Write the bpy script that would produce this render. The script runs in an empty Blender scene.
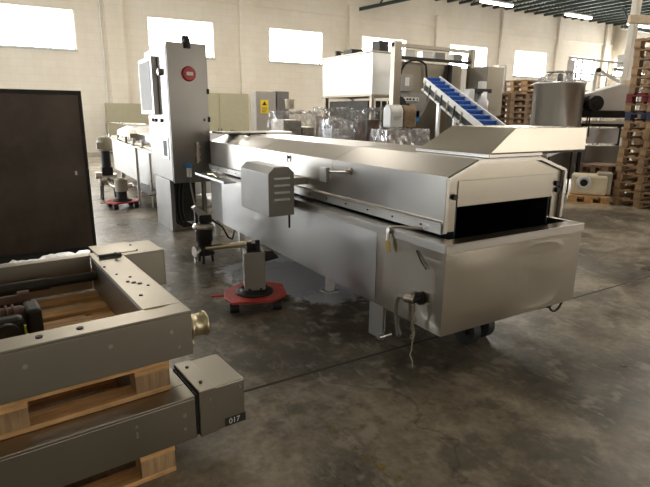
import bpy, bmesh, math, random
from mathutils import Vector, Matrix, Euler
random.seed(7)
SC = bpy.context.scene
COL = SC.collection
PI = math.pi

# ------------------------------------------------------------ materials
def new_mat(name):
    m = bpy.data.materials.new(name); m.use_nodes = True
    nt = m.node_tree
    return m, nt, nt.nodes['Principled BSDF']
def N(nt, t, **k):
    n = nt.nodes.new(t)
    for a, v in k.items(): setattr(n, a, v)
    return n
def coords(nt, scale=(1, 1, 1), gen='Object'):
    tc = N(nt, 'ShaderNodeTexCoord'); mp = N(nt, 'ShaderNodeMapping')
    mp.inputs['Scale'].default_value = scale
    nt.links.new(tc.outputs[gen], mp.inputs['Vector'])
    return mp.outputs['Vector']
def noise(nt, vec, scale, detail=4, rough=.55):
    n = N(nt, 'ShaderNodeTexNoise'); n.inputs['Scale'].default_value = scale
    n.inputs['Detail'].default_value = detail; n.inputs['Roughness'].default_value = rough
    nt.links.new(vec, n.inputs['Vector']); return n.outputs['Fac']
def ramp(nt, fac, stops):
    r = N(nt, 'ShaderNodeValToRGB'); e = r.color_ramp.elements
    while len(e) < len(stops): e.new(.5)
    for i, (p, c) in enumerate(stops):
        e[i].position = p
        e[i].color = (*c, 1) if hasattr(c, '__len__') else (c, c, c, 1)
    nt.links.new(fac, r.inputs['Fac']); return r.outputs['Color']
def mix(nt, fac, a, b, mode='MIX'):
    m = N(nt, 'ShaderNodeMix', data_type='RGBA', blend_type=mode)
    for sock, v in ((m.inputs['Factor'], fac), (m.inputs[6], a), (m.inputs[7], b)):
        if isinstance(v, (int, float)): sock.default_value = v
        elif isinstance(v, tuple): sock.default_value = (*v, 1)
        else: nt.links.new(v, sock)
    return m.outputs[2]
def bump(nt, b, fac, strength=.2, dist=.01):
    n = N(nt, 'ShaderNodeBump'); n.inputs['Strength'].default_value = strength
    n.inputs['Distance'].default_value = dist
    nt.links.new(fac, n.inputs['Height']); nt.links.new(n.outputs['Normal'], b.inputs['Normal'])
def paint(name, col, rough=.5, metal=0., var=.12, scale=6, spec=.5):
    m, nt, b = new_mat(name); v = coords(nt)
    f = noise(nt, v, scale, 5)
    c = ramp(nt, f, [(.3, tuple(x * (1 - var) for x in col)), (.7, tuple(min(1, x * (1 + var)) for x in col))])
    nt.links.new(c, b.inputs['Base Color'])
    b.inputs['Roughness'].default_value = rough; b.inputs['Metallic'].default_value = metal
    b.inputs['Specular IOR Level'].default_value = spec
    return m
def steel(name, col=(.60, .58, .54), rough=.3, var=.18, stretch=(1, 1, 1), bscale=1.6, bstr=.25, smudge=.12, aniso=0):
    m, nt, b = new_mat(name)
    v = coords(nt); vs = coords(nt, stretch)
    f = noise(nt, vs, 1.5, 3); fine = noise(nt, coords(nt, (stretch[0], stretch[1], stretch[2] * 2.5)), 2.2, 4, .55)
    c = ramp(nt, f, [(.3, tuple(x * (1 - var * .35) for x in col)), (.72, tuple(min(1, x * (1 + var * .25)) for x in col))])
    nt.links.new(c, b.inputs['Base Color'])
    r = ramp(nt, fine, [(.2, rough - smudge * .25), (.8, rough + smudge * .35)])
    nt.links.new(r, b.inputs['Roughness'])
    b.inputs['Metallic'].default_value = 1
    if aniso:
        tg = N(nt, 'ShaderNodeTangent', direction_type='RADIAL', axis='Z'); nt.links.new(tg.outputs[0], b.inputs['Tangent'])
        b.inputs['Anisotropic'].default_value = aniso
    return m
def wood(name, a, c, axis=0, rough=.75):
    m, nt, b = new_mat(name)
    s = [14, 14, 14]; s[axis] = 1.2
    g = noise(nt, coords(nt, tuple(s)), 3.5, 6, .65)
    dirt = noise(nt, coords(nt), 5, 4)
    info = N(nt, 'ShaderNodeObjectInfo')
    col = ramp(nt, g, [(.28, a), (.7, c)])
    col = mix(nt, ramp(nt, dirt, [(.45, 0.), (.8, .55)]), col, tuple(x * .42 for x in a))
    hs = N(nt, 'ShaderNodeHueSaturation'); nt.links.new(col, hs.inputs['Color'])
    mr = N(nt, 'ShaderNodeMapRange'); mr.inputs['To Min'].default_value = .75; mr.inputs['To Max'].default_value = 1.2
    nt.links.new(info.outputs['Random'], mr.inputs['Value']); nt.links.new(mr.outputs[0], hs.inputs['Value'])
    nt.links.new(hs.outputs['Color'], b.inputs['Base Color'])
    b.inputs['Roughness'].default_value = rough
    bump(nt, b, g, .3, .003)
    return m
def emit(name, col, s):
    m, nt, b = new_mat(name)
    b.inputs['Base Color'].default_value = (*col, 1)
    b.inputs['Emission Color'].default_value = (*col, 1); b.inputs['Emission Strength'].default_value = s
    return m

M = {}
M['steel'] = steel('brushed_stainless', (.53, .50, .455), .30, .15)
M['steel_side'] = steel('brushed_stainless_side', (.52, .51, .49), .34, .14, (1, 1, 1), 1.2, .2, aniso=.6)
M['steel_warm'] = steel('stainless_front', (.56, .51, .43), .30, .15, aniso=.8)
M['steel_dull'] = steel('dull_stainless', (.50, .485, .455), .42, .16)
M['steel_cab'] = steel('cabinet_stainless', (.27, .255, .235), .34, .1, (1, 1, .4), 1.0, .12)
M['frame'] = steel('worn_frame_steel', (.36, .33, .275), .38, .22, (1, 1, 1), 3.0, .15)
M['guard'] = paint('guard_grey', (.36, .35, .325), .45, .35, .06)
M['dark'] = paint('dark_metal', (.035, .033, .03), .5, .5, .3)
M['black'] = paint('black_rubber', (.02, .02, .02), .6, 0, .2)
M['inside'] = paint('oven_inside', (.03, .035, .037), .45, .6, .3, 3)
M['red'] = paint('red_paint', (.52, .045, .03), .45, 0, .25, 9)
M['redknob'] = paint('red_plastic', (.55, .04, .04), .35, 0, .05)
M['white'] = paint('white_plastic', (.80, .80, .78), .4, 0, .04)
M['offwhite'] = paint('cream_plastic', (.82, .72, .54), .45, 0, .1, 4)
M['blue'] = paint('blue_belt', (.05, .16, .52), .5, 0, .12)
M['bluecap'] = paint('blue_plastic', (.05, .25, .60), .4)
M['yellow'] = paint('yellow_sticker', (.85, .62, .03), .5, 0, .03)
M['beige'] = paint('beige_locker', (.42, .39, .27), .5, .1, .04)
M['locker'] = paint('grey_locker', (.38, .36, .33), .5, .3, .05)
M['lockerdark'] = paint('dark_locker', (.16, .15, .15), .5, .3, .08)
M['brass'] = steel('worn_brass_stub', (.66, .58, .40), .32, .25, (1, 1, 1), 6, .2)
M['motorbeige'] = paint('motor_beige', (.42, .38, .29), .5, .1, .1)
M['rust'] = paint('rusty_brown', (.10, .055, .035), .6, .5, .45, 12)
M['green'] = paint('green_paint', (.06, .20, .12), .5)
M['pipe'] = steel('pipe_steel', (.62, .58, .52), .28, .2)
M['hose'] = paint('grey_hose', (.22, .215, .20), .45, .3)
M['string'] = paint('dirty_string', (.36, .32, .26), .9, 0, .3, 30)
M['wood'] = wood('pallet_wood', (.42, .23, .09), (.95, .58, .27), 0)
M['wood2'] = wood('pallet_wood_aged', (.20, .13, .08), (.42, .28, .17), 0)
M['wood3'] = wood('pallet_wood_mid', (.22, .125, .06), (.50, .33, .18), 0)
M['woodend'] = wood('pallet_block', (.30, .18, .09), (.62, .42, .23), 2)
M['woodpale'] = wood('pale_wood', (.50, .40, .27), (.70, .58, .42), 0)
M['joist'] = paint('joist_paint', (.035, .05, .045), .5, .3, .1)
M['deck'] = paint('ceiling_deck', (.42, .40, .35), .6, 0, .2, 1)
M['post'] = paint('white_post', (.62, .58, .50), .5, 0, .05)
M['drumsteel'] = paint('matt_drum_steel', (.68, .68, .68), .32, .75, .04, 3)
M['machine'] = steel('beige_machine_steel', (.38, .345, .285), .42, .12, (1, 1, 1), 1.2, .2)
M['sack'] = paint('brown_sack', (.30, .21, .13), .8, 0, .25, 12)
M['glass'] = emit('daylight_pane', (1, .985, .95), 12)
M['tube'] = emit('lamp_tube', (1, .95, .85), 14)
M['sash'] = paint('window_sash', (.55, .55, .52), .5)
M['blank'] = paint('white_panel', (.75, .76, .80), .35, .2, .05)

def brown_panel_mat():
    m, nt, b = new_mat('brown_steel_sheet'); v = coords(nt)
    f = noise(nt, v, 1.4, 3); s = noise(nt, coords(nt, (1, 1, 1)), 7, 6, .7)
    c = ramp(nt, f, [(.35, (.07, .052, .042)), (.7, (.135, .11, .092))])
    c = mix(nt, ramp(nt, s, [(.5, 0.), (.8, .35)]), c, (.2, .17, .15))
    nt.links.new(c, b.inputs['Base Color']); b.inputs['Metallic'].default_value = .55
    nt.links.new(ramp(nt, s, [(.3, .38), (.8, .6)]), b.inputs['Roughness'])
    return m
M['brown'] = brown_panel_mat()

def film_mat(name, col, alpha_lo=.25, alpha_hi=.85):
    m, nt, b = new_mat(name); v = coords(nt, (1, 1, 1))
    w = noise(nt, coords(nt, (1, 1, 1)), 7, 5, .6)
    b.inputs['Base Color'].default_value = (*col, 1)
    b.inputs['Roughness'].default_value = .08; b.inputs['Metallic'].default_value = .25
    nt.links.new(ramp(nt, w, [(.38, alpha_lo), (.66, alpha_hi)]), b.inputs['Alpha'])
    return m
M['film'] = film_mat('clear_film', (.34, .34, .34), .05, .55)
M['filmwhite'] = film_mat('white_film', (.6, .6, .62), .2, .7)

def floor_mat():
    m, nt, b = new_mat('worn_concrete'); v = coords(nt)
    big = noise(nt, v, .55, 6, .62); mid = noise(nt, v, 2.3, 8, .68); fine = noise(nt, v, 22, 6, .7)
    spot = noise(nt, v, 5.5, 3, .5)
    c = ramp(nt, big, [(.42, (.165, .143, .108)), (.5, (.34, .288, .215)), (.58, (.54, .46, .345))])
    c = mix(nt, .75, c, ramp(nt, mid, [(.38, .35), (.5, .78), (.6, 1.)]), 'MULTIPLY')
    c = mix(nt, .5, c, ramp(nt, fine, [(.35, .3), (.62, 1.)]), 'MULTIPLY')
    c = mix(nt, ramp(nt, spot, [(.57, 0.), (.66, .6)]), c, (.40, .355, .28))
    # dark oily patches
    oil = noise(nt, coords(nt, (1, 1, 1)), 1.15, 5, .7)
    c = mix(nt, ramp(nt, oil, [(.525, 0.), (.60, .75)]), c, (.075, .064, .048))
    # pale scuffs
    sc = noise(nt, coords(nt, (1.6, .5, 1)), 9, 7, .75)
    c = mix(nt, ramp(nt, sc, [(.54, 0.), (.64, .5)]), c, (.44, .39, .31))
    # pale bluish mottled patch beside the trough
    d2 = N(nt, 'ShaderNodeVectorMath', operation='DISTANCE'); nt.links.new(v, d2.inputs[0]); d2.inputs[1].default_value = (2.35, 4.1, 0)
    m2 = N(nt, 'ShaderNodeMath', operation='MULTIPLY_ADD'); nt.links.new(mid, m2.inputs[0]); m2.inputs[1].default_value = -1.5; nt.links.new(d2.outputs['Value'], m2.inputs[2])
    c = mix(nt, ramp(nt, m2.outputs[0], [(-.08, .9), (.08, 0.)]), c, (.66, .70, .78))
    # fine cracks
    vo = N(nt, 'ShaderNodeTexVoronoi', feature='DISTANCE_TO_EDGE'); vo.inputs['Scale'].default_value = .9
    wv = N(nt, 'ShaderNodeMix', data_type='VECTOR'); nt.links.new(v, wv.inputs[4])
    nn = N(nt, 'ShaderNodeTexNoise'); nn.inputs['Scale'].default_value = 2.5; nn.inputs['Detail'].default_value = 6; nt.links.new(v, nn.inputs['Vector'])
    nt.links.new(nn.outputs['Color'], wv.inputs[5]); wv.inputs[0].default_value = .35
    nt.links.new(wv.outputs[1], vo.inputs['Vector'])
    crack = ramp(nt, vo.outputs['Distance'], [(0, 1.), (.006, 0.)])
    c = mix(nt, mix(nt, .55, (0., 0., 0.), crack), c, (.04, .036, .03))
    hs = N(nt, 'ShaderNodeHueSaturation'); hs.inputs['Value'].default_value = 1.0
    nt.links.new(c, hs.inputs['Color']); nt.links.new(hs.outputs['Color'], b.inputs['Base Color'])
    rg = ramp(nt, mid, [(.3, .24), (.7, .50)])
    # wet patch beside the trough
    ds = N(nt, 'ShaderNodeVectorMath', operation='DISTANCE'); nt.links.new(v, ds.inputs[0]); ds.inputs[1].default_value = (2.05, 4.15, 0)
    ad = N(nt, 'ShaderNodeMath', operation='MULTIPLY_ADD'); nt.links.new(mid, ad.inputs[0]); ad.inputs[1].default_value = 1.6; nt.links.new(ds.outputs['Value'], ad.inputs[2])
    ad2 = N(nt, 'ShaderNodeMath', operation='MULTIPLY'); nt.links.new(ad.outputs[0], ad2.inputs[0]); ad2.inputs[1].default_value = .5
    wet = ramp(nt, ad2.outputs[0], [(.66, 1.), (.70, 0.)])
    rg = mix(nt, wet, rg, (.07, .07, .07)); nt.links.new(rg, b.inputs['Roughness'])
    bump(nt, b, fine, .12, .004)
    return m
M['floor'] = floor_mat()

def wall_mat():
    m, nt, b = new_mat('painted_block_wall')
    tc = N(nt, 'ShaderNodeTexCoord'); sx = N(nt, 'ShaderNodeSeparateXYZ'); cx = N(nt, 'ShaderNodeCombineXYZ')
    nt.links.new(tc.outputs['Object'], sx.inputs[0])
    ad = N(nt, 'ShaderNodeMath', operation='ADD'); nt.links.new(sx.outputs[0], ad.inputs[0]); nt.links.new(sx.outputs[1], ad.inputs[1])
    nt.links.new(ad.outputs[0], cx.inputs[0]); nt.links.new(sx.outputs[2], cx.inputs[1])
    br = N(nt, 'ShaderNodeTexBrick'); br.inputs['Scale'].default_value = 1
    br.inputs['Brick Width'].default_value = .5; br.inputs['Row Height'].default_value = .25
    br.inputs['Mortar Size'].default_value = .012
    br.inputs['Color1'].default_value = (.80, .745, .655, 1); br.inputs['Color2'].default_value = (.83, .775, .685, 1)
    br.inputs['Mortar'].default_value = (.775, .72, .63, 1)
    nt.links.new(cx.outputs[0], br.inputs['Vector'])
    d = noise(nt, coords(nt, (1, 1, .4)), .7, 6, .65)
    c = mix(nt, .6, br.outputs['Color'], ramp(nt, d, [(.3, (.84, .80, .72)), (.65, (1., 1., 1.))]), 'MULTIPLY')
    nt.links.new(c, b.inputs['Base Color']); b.inputs['Roughness'].default_value = .8
    bump(nt, b, br.outputs['Fac'], -.1, .006)
    return m
M['wall'] = wall_mat()

# ------------------------------------------------------------ mesh helpers
class MB:
    def __init__(s): s.v = []; s.f = []; s.sm = []
    def add(s, verts, faces, smooth=False):
        o = len(s.v); s.v += [tuple(p) for p in verts]
        s.f += [tuple(i + o for i in f) for f in faces]; s.sm += [smooth] * len(faces)
        return s
    def box(s, x0, x1, y0, y1, z0, z1, rot=None):
        vs = [(x, y, z) for z in (z0, z1) for y in (y0, y1) for x in (x0, x1)]
        if rot:
            ang, piv = rot; c, q = math.cos(ang), math.sin(ang)
            vs = [(piv[0] + (x - piv[0]) * c - (y - piv[1]) * q, piv[1] + (x - piv[0]) * q + (y - piv[1]) * c, z) for x, y, z in vs]
        return s.add(vs, [(0, 2, 3, 1), (4, 5, 7, 6), (0, 1, 5, 4), (2, 6, 7, 3), (0, 4, 6, 2), (1, 3, 7, 5)])
    def obox(s, c, ax, ay, az):            # oriented box: centre and three half vectors
        c, ax, ay, az = map(Vector, (c, ax, ay, az))
        vs = [c + ax * i + ay * j + az * k for k in (-1, 1) for j in (-1, 1) for i in (-1, 1)]
        return s.add(vs, [(0, 2, 3, 1), (4, 5, 7, 6), (0, 1, 5, 4), (2, 6, 7, 3), (0, 4, 6, 2), (1, 3, 7, 5)])
    def cyl(s, a, b, r, r2=None, n=20, cap=True):
        a, b = Vector(a), Vector(b); r2 = r if r2 is None else r2
        d = (b - a).normalized(); u = d.orthogonal().normalized(); w = d.cross(u)
        vs = []
        for p, q in ((a, r), (b, r2)):
            for i in range(n):
                t = 2 * PI * i / n; vs.append(p + (u * math.cos(t) + w * math.sin(t)) * q)
        s.add(vs, [(i, (i + 1) % n, n + (i + 1) % n, n + i) for i in range(n)], True)
        if cap:
            s.add(vs[:n], [tuple(range(n - 1, -1, -1))]); s.add(vs[n:], [tuple(range(n))])
        return s
    def tube(s, pts, r, n=10, closed=False):
        pts = [Vector(p) for p in pts]; m = len(pts); vs = []; u = None
        for i, p in enumerate(pts):
            if closed: d = pts[(i + 1) % m] - pts[i - 1]
            else: d = pts[min(i + 1, m - 1)] - pts[max(i - 1, 0)]
            d.normalize()
            if u is None: u = d.orthogonal().normalized()
            u = (u - d * u.dot(d)).normalized(); w = d.cross(u)
            for k in range(n):
                t = 2 * PI * k / n; vs.append(p + (u * math.cos(t) + w * math.sin(t)) * r)
        fs = []
        for i in range(m if closed else m - 1):
            j = (i + 1) % m
            for k in range(n): fs.append((i * n + k, i * n + (k + 1) % n, j * n + (k + 1) % n, j * n + k))
        s.add(vs, fs, True)
        if not closed:
            s.add(vs[:n], [tuple(range(n - 1, -1, -1))]); s.add(vs[-n:], [tuple(range(n))])
        return s
    def prism(s, poly, axis, a, b):       # poly: 2D points; extruded along axis from a to b
        def mk(p, t):
            if axis == 0: return (t, p[0], p[1])
            if axis == 1: return (p[0], t, p[1])
            return (p[0], p[1], t)
        n = len(poly); vs = [mk(p, a) for p in poly] + [mk(p, b) for p in poly]
        return s.add(vs, [tuple(range(n - 1, -1, -1)), tuple(range(n, 2 * n))] + [(i, (i + 1) % n, n + (i + 1) % n, n + i) for i in range(n)])
    def lathe(s, prof, c, n=28, axis=2):
        vs = []; m = len(prof)
        for r, h in prof:
            for i in range(n):
                t = 2 * PI * i / n; x, y = r * math.cos(t), r * math.sin(t)
                vs.append({2: (c[0] + x, c[1] + y, c[2] + h), 0: (c[0] + h, c[1] + x, c[2] + y), 1: (c[0] + x, c[1] + h, c[2] + y)}[axis])
        return s.add(vs, [(j * n + i, j * n + (i + 1) % n, (j + 1) * n + (i + 1) % n, (j + 1) * n + i) for j in range(m - 1) for i in range(n)], True)
    def shell(s, poly, axis, a, b, t, inward=(0, 0)):   # open bent sheet: polyline extruded, given thickness t towards inward
        inner = [(p[0] + (inward[0] - p[0]) * t, p[1] + (inward[1] - p[1]) * t) for p in poly]
        return s.prism(poly + inner[::-1], axis, a, b)
    def build(s, name, mat, parent=None, bevel=0, loc=None, kind=None, label=None):
        me = bpy.data.meshes.new(name); me.from_pydata(s.v, [], s.f)
        me.polygons.foreach_set('use_smooth', s.sm)
        bm = bmesh.new(); bm.from_mesh(me); bmesh.ops.recalc_face_normals(bm, faces=bm.faces); bm.to_mesh(me); bm.free()
        me.materials.append(M[mat] if isinstance(mat, str) else mat)
        o = bpy.data.objects.new(name, me); COL.objects.link(o)
        if parent: o.parent = parent
        if loc: o.location = loc
        if bevel:
            bv = o.modifiers.new('bevel', 'BEVEL'); bv.width = bevel; bv.segments = 2; bv.limit_method = 'ANGLE'; bv.angle_limit = .6
            bv.harden_normals = False
        if kind: o['kind'] = kind
        if label: o['label'] = label
        return o
def ripple(s, p, du, dv, nrm, amp, seed, nu=40, nv=20):
    # thin sheet with the gentle oil-canning of real plate
    rr = random.Random(seed); w = [(rr.uniform(2, 9), rr.uniform(.5, 4), rr.uniform(0, 6.28), rr.uniform(.4, 1)) for _ in range(5)]
    p, du, dv, nrm = map(Vector, (p, du, dv, nrm)); vs = []
    for j in range(nv + 1):
        for i in range(nu + 1):
            u, v = i / nu, j / nv; e = min(u, 1 - u, v * .6, (1 - v) * .6) * 8; e = min(1, e)
            h = sum(q * math.sin(a * 1.3 * u + b * .35 * v + c) for a, b, c, q in w) / 3
            vs.append(p + du * u + dv * v + nrm * amp * h * e)
    fs = [(j * (nu + 1) + i, j * (nu + 1) + i + 1, (j + 1) * (nu + 1) + i + 1, (j + 1) * (nu + 1) + i) for j in range(nv) for i in range(nu)]
    k = len(vs); back = [q - nrm * .004 for q in vs]
    s.add(vs, fs, True); s.add(back, [f[::-1] for f in fs], True)
    return s
def thing(name, label, cat, loc=(0, 0, 0), rz=0, group=None):
    o = bpy.data.objects.new(name, None); COL.objects.link(o)
    o.empty_display_size = .2
    o.location = loc; o.rotation_euler = (0, 0, rz); o['label'] = label; o['category'] = cat
    if group: o['group'] = group
    return o
def tag(o, label, cat, group=None):
    o['label'] = label; o['category'] = cat
    if group: o['group'] = group
    return o
def dup(root, loc, rz, label=None):
    def cp(o, par):
        c = o.copy(); COL.objects.link(c); c.parent = par
        for ch in [k for k in KIDS.get(o.name, [])]: cp(ch, c)
        return c
    KIDS = {}
    for o in COL.objects:
        if o.parent: KIDS.setdefault(o.parent.name, []).append(o)
    r = cp(root, None); r.location = loc; r.rotation_euler = (0, 0, rz)
    if label: r['label'] = label
    return r
def text(name, s, size, mat, parent, loc, rot, ext=.0008):
    cu = bpy.data.curves.new(name, 'FONT'); cu.body = s; cu.size = size; cu.extrude = ext
    cu.align_x = 'CENTER'; cu.align_y = 'CENTER'
    t = bpy.data.objects.new(name, cu); COL.objects.link(t)
    dg = bpy.context.evaluated_depsgraph_get(); me = bpy.data.meshes.new_from_object(t.evaluated_get(dg))
    bpy.data.objects.remove(t); me.materials.clear(); me.materials.append(M[mat])
    o = bpy.data.objects.new(name, me); COL.objects.link(o); o.parent = parent
    o.location = loc; o.rotation_euler = rot
    return o

# ------------------------------------------------------------ camera
H = 1.5; f_px = 510.
yaw, pitch, roll = .546328, .248764, .010141
cy, sy, cp_, sp = math.cos(yaw), math.sin(yaw), math.cos(pitch), math.sin(pitch)
F = Vector((sy * cp_, cy * cp_, -sp)); R = Vector((cy, -sy, 0)); U = R.cross(F)
c_, s_ = math.cos(roll), math.sin(roll)
R, U = R * c_ + U * s_, U * c_ - R * s_
cam = bpy.data.cameras.new('camera'); co = bpy.data.objects.new('camera', cam); COL.objects.link(co)
mw = Matrix((R, U, -F)).transposed().to_4x4(); mw.translation = (0, 0, H)
co.matrix_world = mw
cam.sensor_width = 36; cam.lens = 36 * f_px / 650; cam.clip_start = .05; cam.clip_end = 200
SC.camera = co

# ------------------------------------------------------------ the hall
WA = math.radians(-3.48); W0 = Vector((0, 21.372, 0))
wu = Vector((math.cos(WA), math.sin(WA), 0)); wn = Vector((-math.sin(WA), math.cos(WA), 0))  # along, outward
ZT = 7.7
def build_floor():
    b = MB(); b.box(-16, 33, -14, 23, -.2, 0)
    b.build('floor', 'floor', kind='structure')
    # sawn expansion joints
    j = MB(); j.box(-7, 32, 2.392, 2.412, -.004, .0012)
    j.build('trim_1', paint('joint_filler', (.07, .062, .05), .8), kind='structure')
build_floor()
def wall_back():
    root = bpy.data.objects.new('wall_back', None)
    b = MB()
    wins = [(.0, 2.42), (4.93, 7.42), (9.84, 12.3), (14.4, 16.85), (19.6, 22.1), (24.2, 26.65), (28.85, 31.05)]
    door = (-11.5, -3.6)
    z0, z1 = 3.63, 4.95
    def seg(u0, u1, a, c): b.box(u0, u1, 0, .3, a, c)
    seg(-16, door[0], 0, z0); seg(door[0], door[1], 4.4, ZT); seg(-16, door[0], z0, ZT)
    seg(door[1], 33, 0, z0); seg(door[1], 33, z1, ZT)
    e = door[1]
    for a, c in wins + [(33, 33)]:
        seg(e, a, z0, z1); e = c
    o = b.build('wall_back', 'wall', kind='structure'); o.location = W0; o.rotation_euler = (0, 0, WA)
    n = 0
    for i, (a, c) in enumerate(wins):
        n += 1
        g = MB(); g.box(a, c, .22, .235, z0, z1)
        g = g.build('window_%d' % n, 'glass', kind='structure'); g.location = W0; g.rotation_euler = (0, 0, WA)
        m = MB(); t = .05
        m.box(a, c, .17, .215, z0, z0 + t).box(a, c, .17, .215, z1 - t, z1).box(a, a + t, .17, .215, z0, z1).box(c - t, c, .17, .215, z0, z1)
        if i == 2:
            q = a + .78
            m.box(q, q + .85, .14, .2, z1 - .06, z1).box(q, q + .85, .14, .2, z1 - .62, z1 - .57)
            m.box(q, q + .05, .14, .2, z1 - .6, z1).box(q + .80, q + .85, .14, .2, z1 - .6, z1)
        else:
            for k in (1, 2): m.box(a + (c - a) * k / 3 - .015, a + (c - a) * k / 3 + .015, .18, .215, z0, z1)
        m.build('window_frame', 'sash', g)
        s = MB(); s.box(a - .05, c + .05, -.05, .2, z0 - .06, z0); s.build('window_sill', 'sash', g)
    # pilasters and the ledge
    k = 1
    for u in (3.45, 8.5, 13.6, 18.55, 22.9, 27.3, 31.5):
        k += 1
        p = MB(); w = .62 if u < 20 else .4
        p.box(u, u + w, -.16, 0, 0, 6.2 if u < 20 else 6.9)
        p = p.build('trim_%d' % k, 'wall', kind='structure'); p.location = W0; p.rotation_euler = (0, 0, WA)
    k += 1
    p = MB(); p.box(-4, 32.4, -.06, 0, 5.72, 5.8); p = p.build('trim_%d' % k, 'wall', kind='structure'); p.location = W0; p.rotation_euler = (0, 0, WA)
    # conduit
    k += 1
    p = MB(); p.cyl((3.3, -.05, 1.2), (3.3, -.05, 6.5), .025, n=8); p = p.build('trim_%d' % k, 'white', kind='structure'); p.location = W0; p.rotation_euler = (0, 0, WA)
wall_back()
def other_walls():
    b = MB(); x = 32.4
    b.box(x, x + .3, -14, 20, 0, 3.9).box(x, x + .3, -14, 20, 5.0, ZT)
    for a, c in ((-14, -4), (-1, 3), (6, 9.5), (12, 13.5), (16.2, 17.0), (19.2, 20)): b.box(x, x + .3, a, c, 3.9, 5.0)
    b.build('wall_right', 'wall', kind='structure')
    n = 8
    for a, c in ((-4, -1), (3, 6), (9.5, 12), (13.5, 16.2), (17, 19.2)):
        g = MB(); g.box(x + .2, x + .22, a, c, 3.9, 5.0); g = g.build('window_%d' % n, 'glass', kind='structure'); n += 1
        m = MB(); m.box(x + .14, x + .19, a, a + .06, 3.9, 5).box(x + .14, x + .19, c - .06, c, 3.9, 5).box(x + .14, x + .19, a, c, 3.9, 3.96).box(x + .14, x + .19, a, c, 4.94, 5)
        m.box(x + .15, x + .19, (a + c) / 2 - .02, (a + c) / 2 + .02, 3.9, 5); m.build('window_frame', 'sash', g)
    b = MB(); b.box(-7.3, -7, -14, 8, 0, ZT).box(-7.3, -7, 8, 17, 4.4, ZT).box(-7.3, -7, 17, 22, 0, ZT)
    b.build('wall_left', 'wall', kind='structure')
    b = MB(); e = -7
    for a, c in ((1.0, 3.2), (7.5, 10.5), (15, 18), (24, 27), (32.4, 32.4)):  # openings added behind the camera to put bright bands into the steel reflections
        b.box(e, a, -12.3, -12, 0, 3.8); e = c
    b.box(-7, 32.4, -12.3, -12, 3.8, ZT); b.build('wall_front', 'wall', kind='structure')
other_walls()
def ceiling():
    c = MB(); c.box(-16, 33, -14, 23, ZT, ZT + .1); c = c.build('ceiling', 'deck', kind='structure')
    for i in range(19):
        x = 18.4 + i * .76; b = MB(); z0, z1 = 6.85, 7.45; yb = 21.3 + x * math.tan(WA)
        b.box(x - .07, x + .07, 0, yb, z0, z0 + .11).box(x - .07, x + .07, 0, yb, z1, z1 + .12)
        y = yb; s = 1
        while y > 4:
            b.tube([(x, y, z0 if s else z1), (x, y - .55, z1 if s else z0)], .028, 5); y -= .55; s = 1 - s
        b.build('joist', 'joist', c)
    for y in (17.2, 13.0, 8.8):
        b = MB(); b.box(17.5, 33, y, y + .1, z1 + .1, ZT); b.build('bridging_beam', 'joist', c)
    # the girder end bearing on the pilaster
    b = MB(); a = Vector((14.05, 20.35, 6.05)); e = Vector((17.6, 19.2, 6.95))
    d = (e - a); b.obox((a + e) / 2, d / 2, d.cross(Vector((0, 0, 1))).normalized() * .09, Vector((0, 0, .07)))
    b.tube([a + d * .25, a + d * .42 + Vector((0, 0, .9))], .04, 6); b.tube([a + d * .6, a + d * .42 + Vector((0, 0, .9))], .04, 6)
    b.build('girder', 'joist', c)
    # low beam on the right wall side
    b = MB(); b.box(27.5, 32.4, 16.1, 16.22, 5.9, 6.05); b.tube([(28.4, 16.16, 6.0), (27.2, 16.16, 7.0)], .06, 6); b.tube([(31.0, 16.16, 6.0), (32.0, 16.16, 7.0)], .06, 6)
    b.build('brace_beam', 'joist', c)
ceiling()
def lamps():
    g = 'ceiling strip lamps'
    labs = ['ceiling strip lamp above the steel gantry, leftmost of the three at the top',
            'ceiling strip lamp over the far right window, middle of the three at the top',
            'ceiling strip lamp behind the rack upright at the top right corner']
    root = thing('ceiling_lamp', labs[0], 'ceiling lamp', (18.75, 16.7, 6.2), 0, g)
    b = MB(); b.prism([(-.16, .0), (.16, 0), (.08, .1), (-.08, .1)], 0, -.95, .95) if False else b.box(-.95, .95, -.14, .14, .03, .1)
    b.build('lamp_housing', 'white', root, .01)
    t = MB(); t.cyl((-.93, -.06, 0), (.93, -.06, 0), .035, n=10); t.cyl((-.93, .06, 0), (.93, .06, 0), .035, n=10); t.build('lamp_tubes', 'tube', root)
    r = MB(); r.cyl((-.7, 0, .1), (-.7, 0, 1.3), .012, n=6).cyl((.7, 0, .1), (.7, 0, 1.3), .012, n=6); r.build('hanger', 'joist', root)
    dup(root, (24.3, 16.5, 6.2), 0, labs[1]); dup(root, (29.3, 16.3, 6.2), 0, labs[2])
lamps()

# ------------------------------------------------------------ pallets
def pallet(label, loc, rz=0, L=1.2, Wd=.8, nb=5, mat='wood', group=None, fine=True):
    root = thing('wooden_pallet', label, 'pallet', loc, rz, group)
    h = .144
    for i in range(nb):
        bw = .12 if Wd < .9 else .11
        y = (Wd - bw) * i / (nb - 1)
        b = MB(); b.box(0, L, y, y + bw, h - .022, h); b.build('deck_board', mat, root, .002 if fine else 0)
    for x in (0, (L - .145) / 2, L - .145):
        b = MB(); b.box(x, x + .145, 0, Wd, h - .044, h - .022); b.build('cross_board', mat, root)
    for y in (0, (Wd - .1) / 2, Wd - .1):
        b = MB(); b.box(0, L, y, y + .1, 0, .022); b.build('bottom_board', mat, root, .002 if fine else 0)
        for x in (0, (L - .145) / 2, L - .145):
            b = MB(); b.box(x + .002, x + .143, y + .002, y + .098, .022, h - .044); b.build('block', 'woodend' if fine or mat == 'wood3' else mat, root)
    return root

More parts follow.
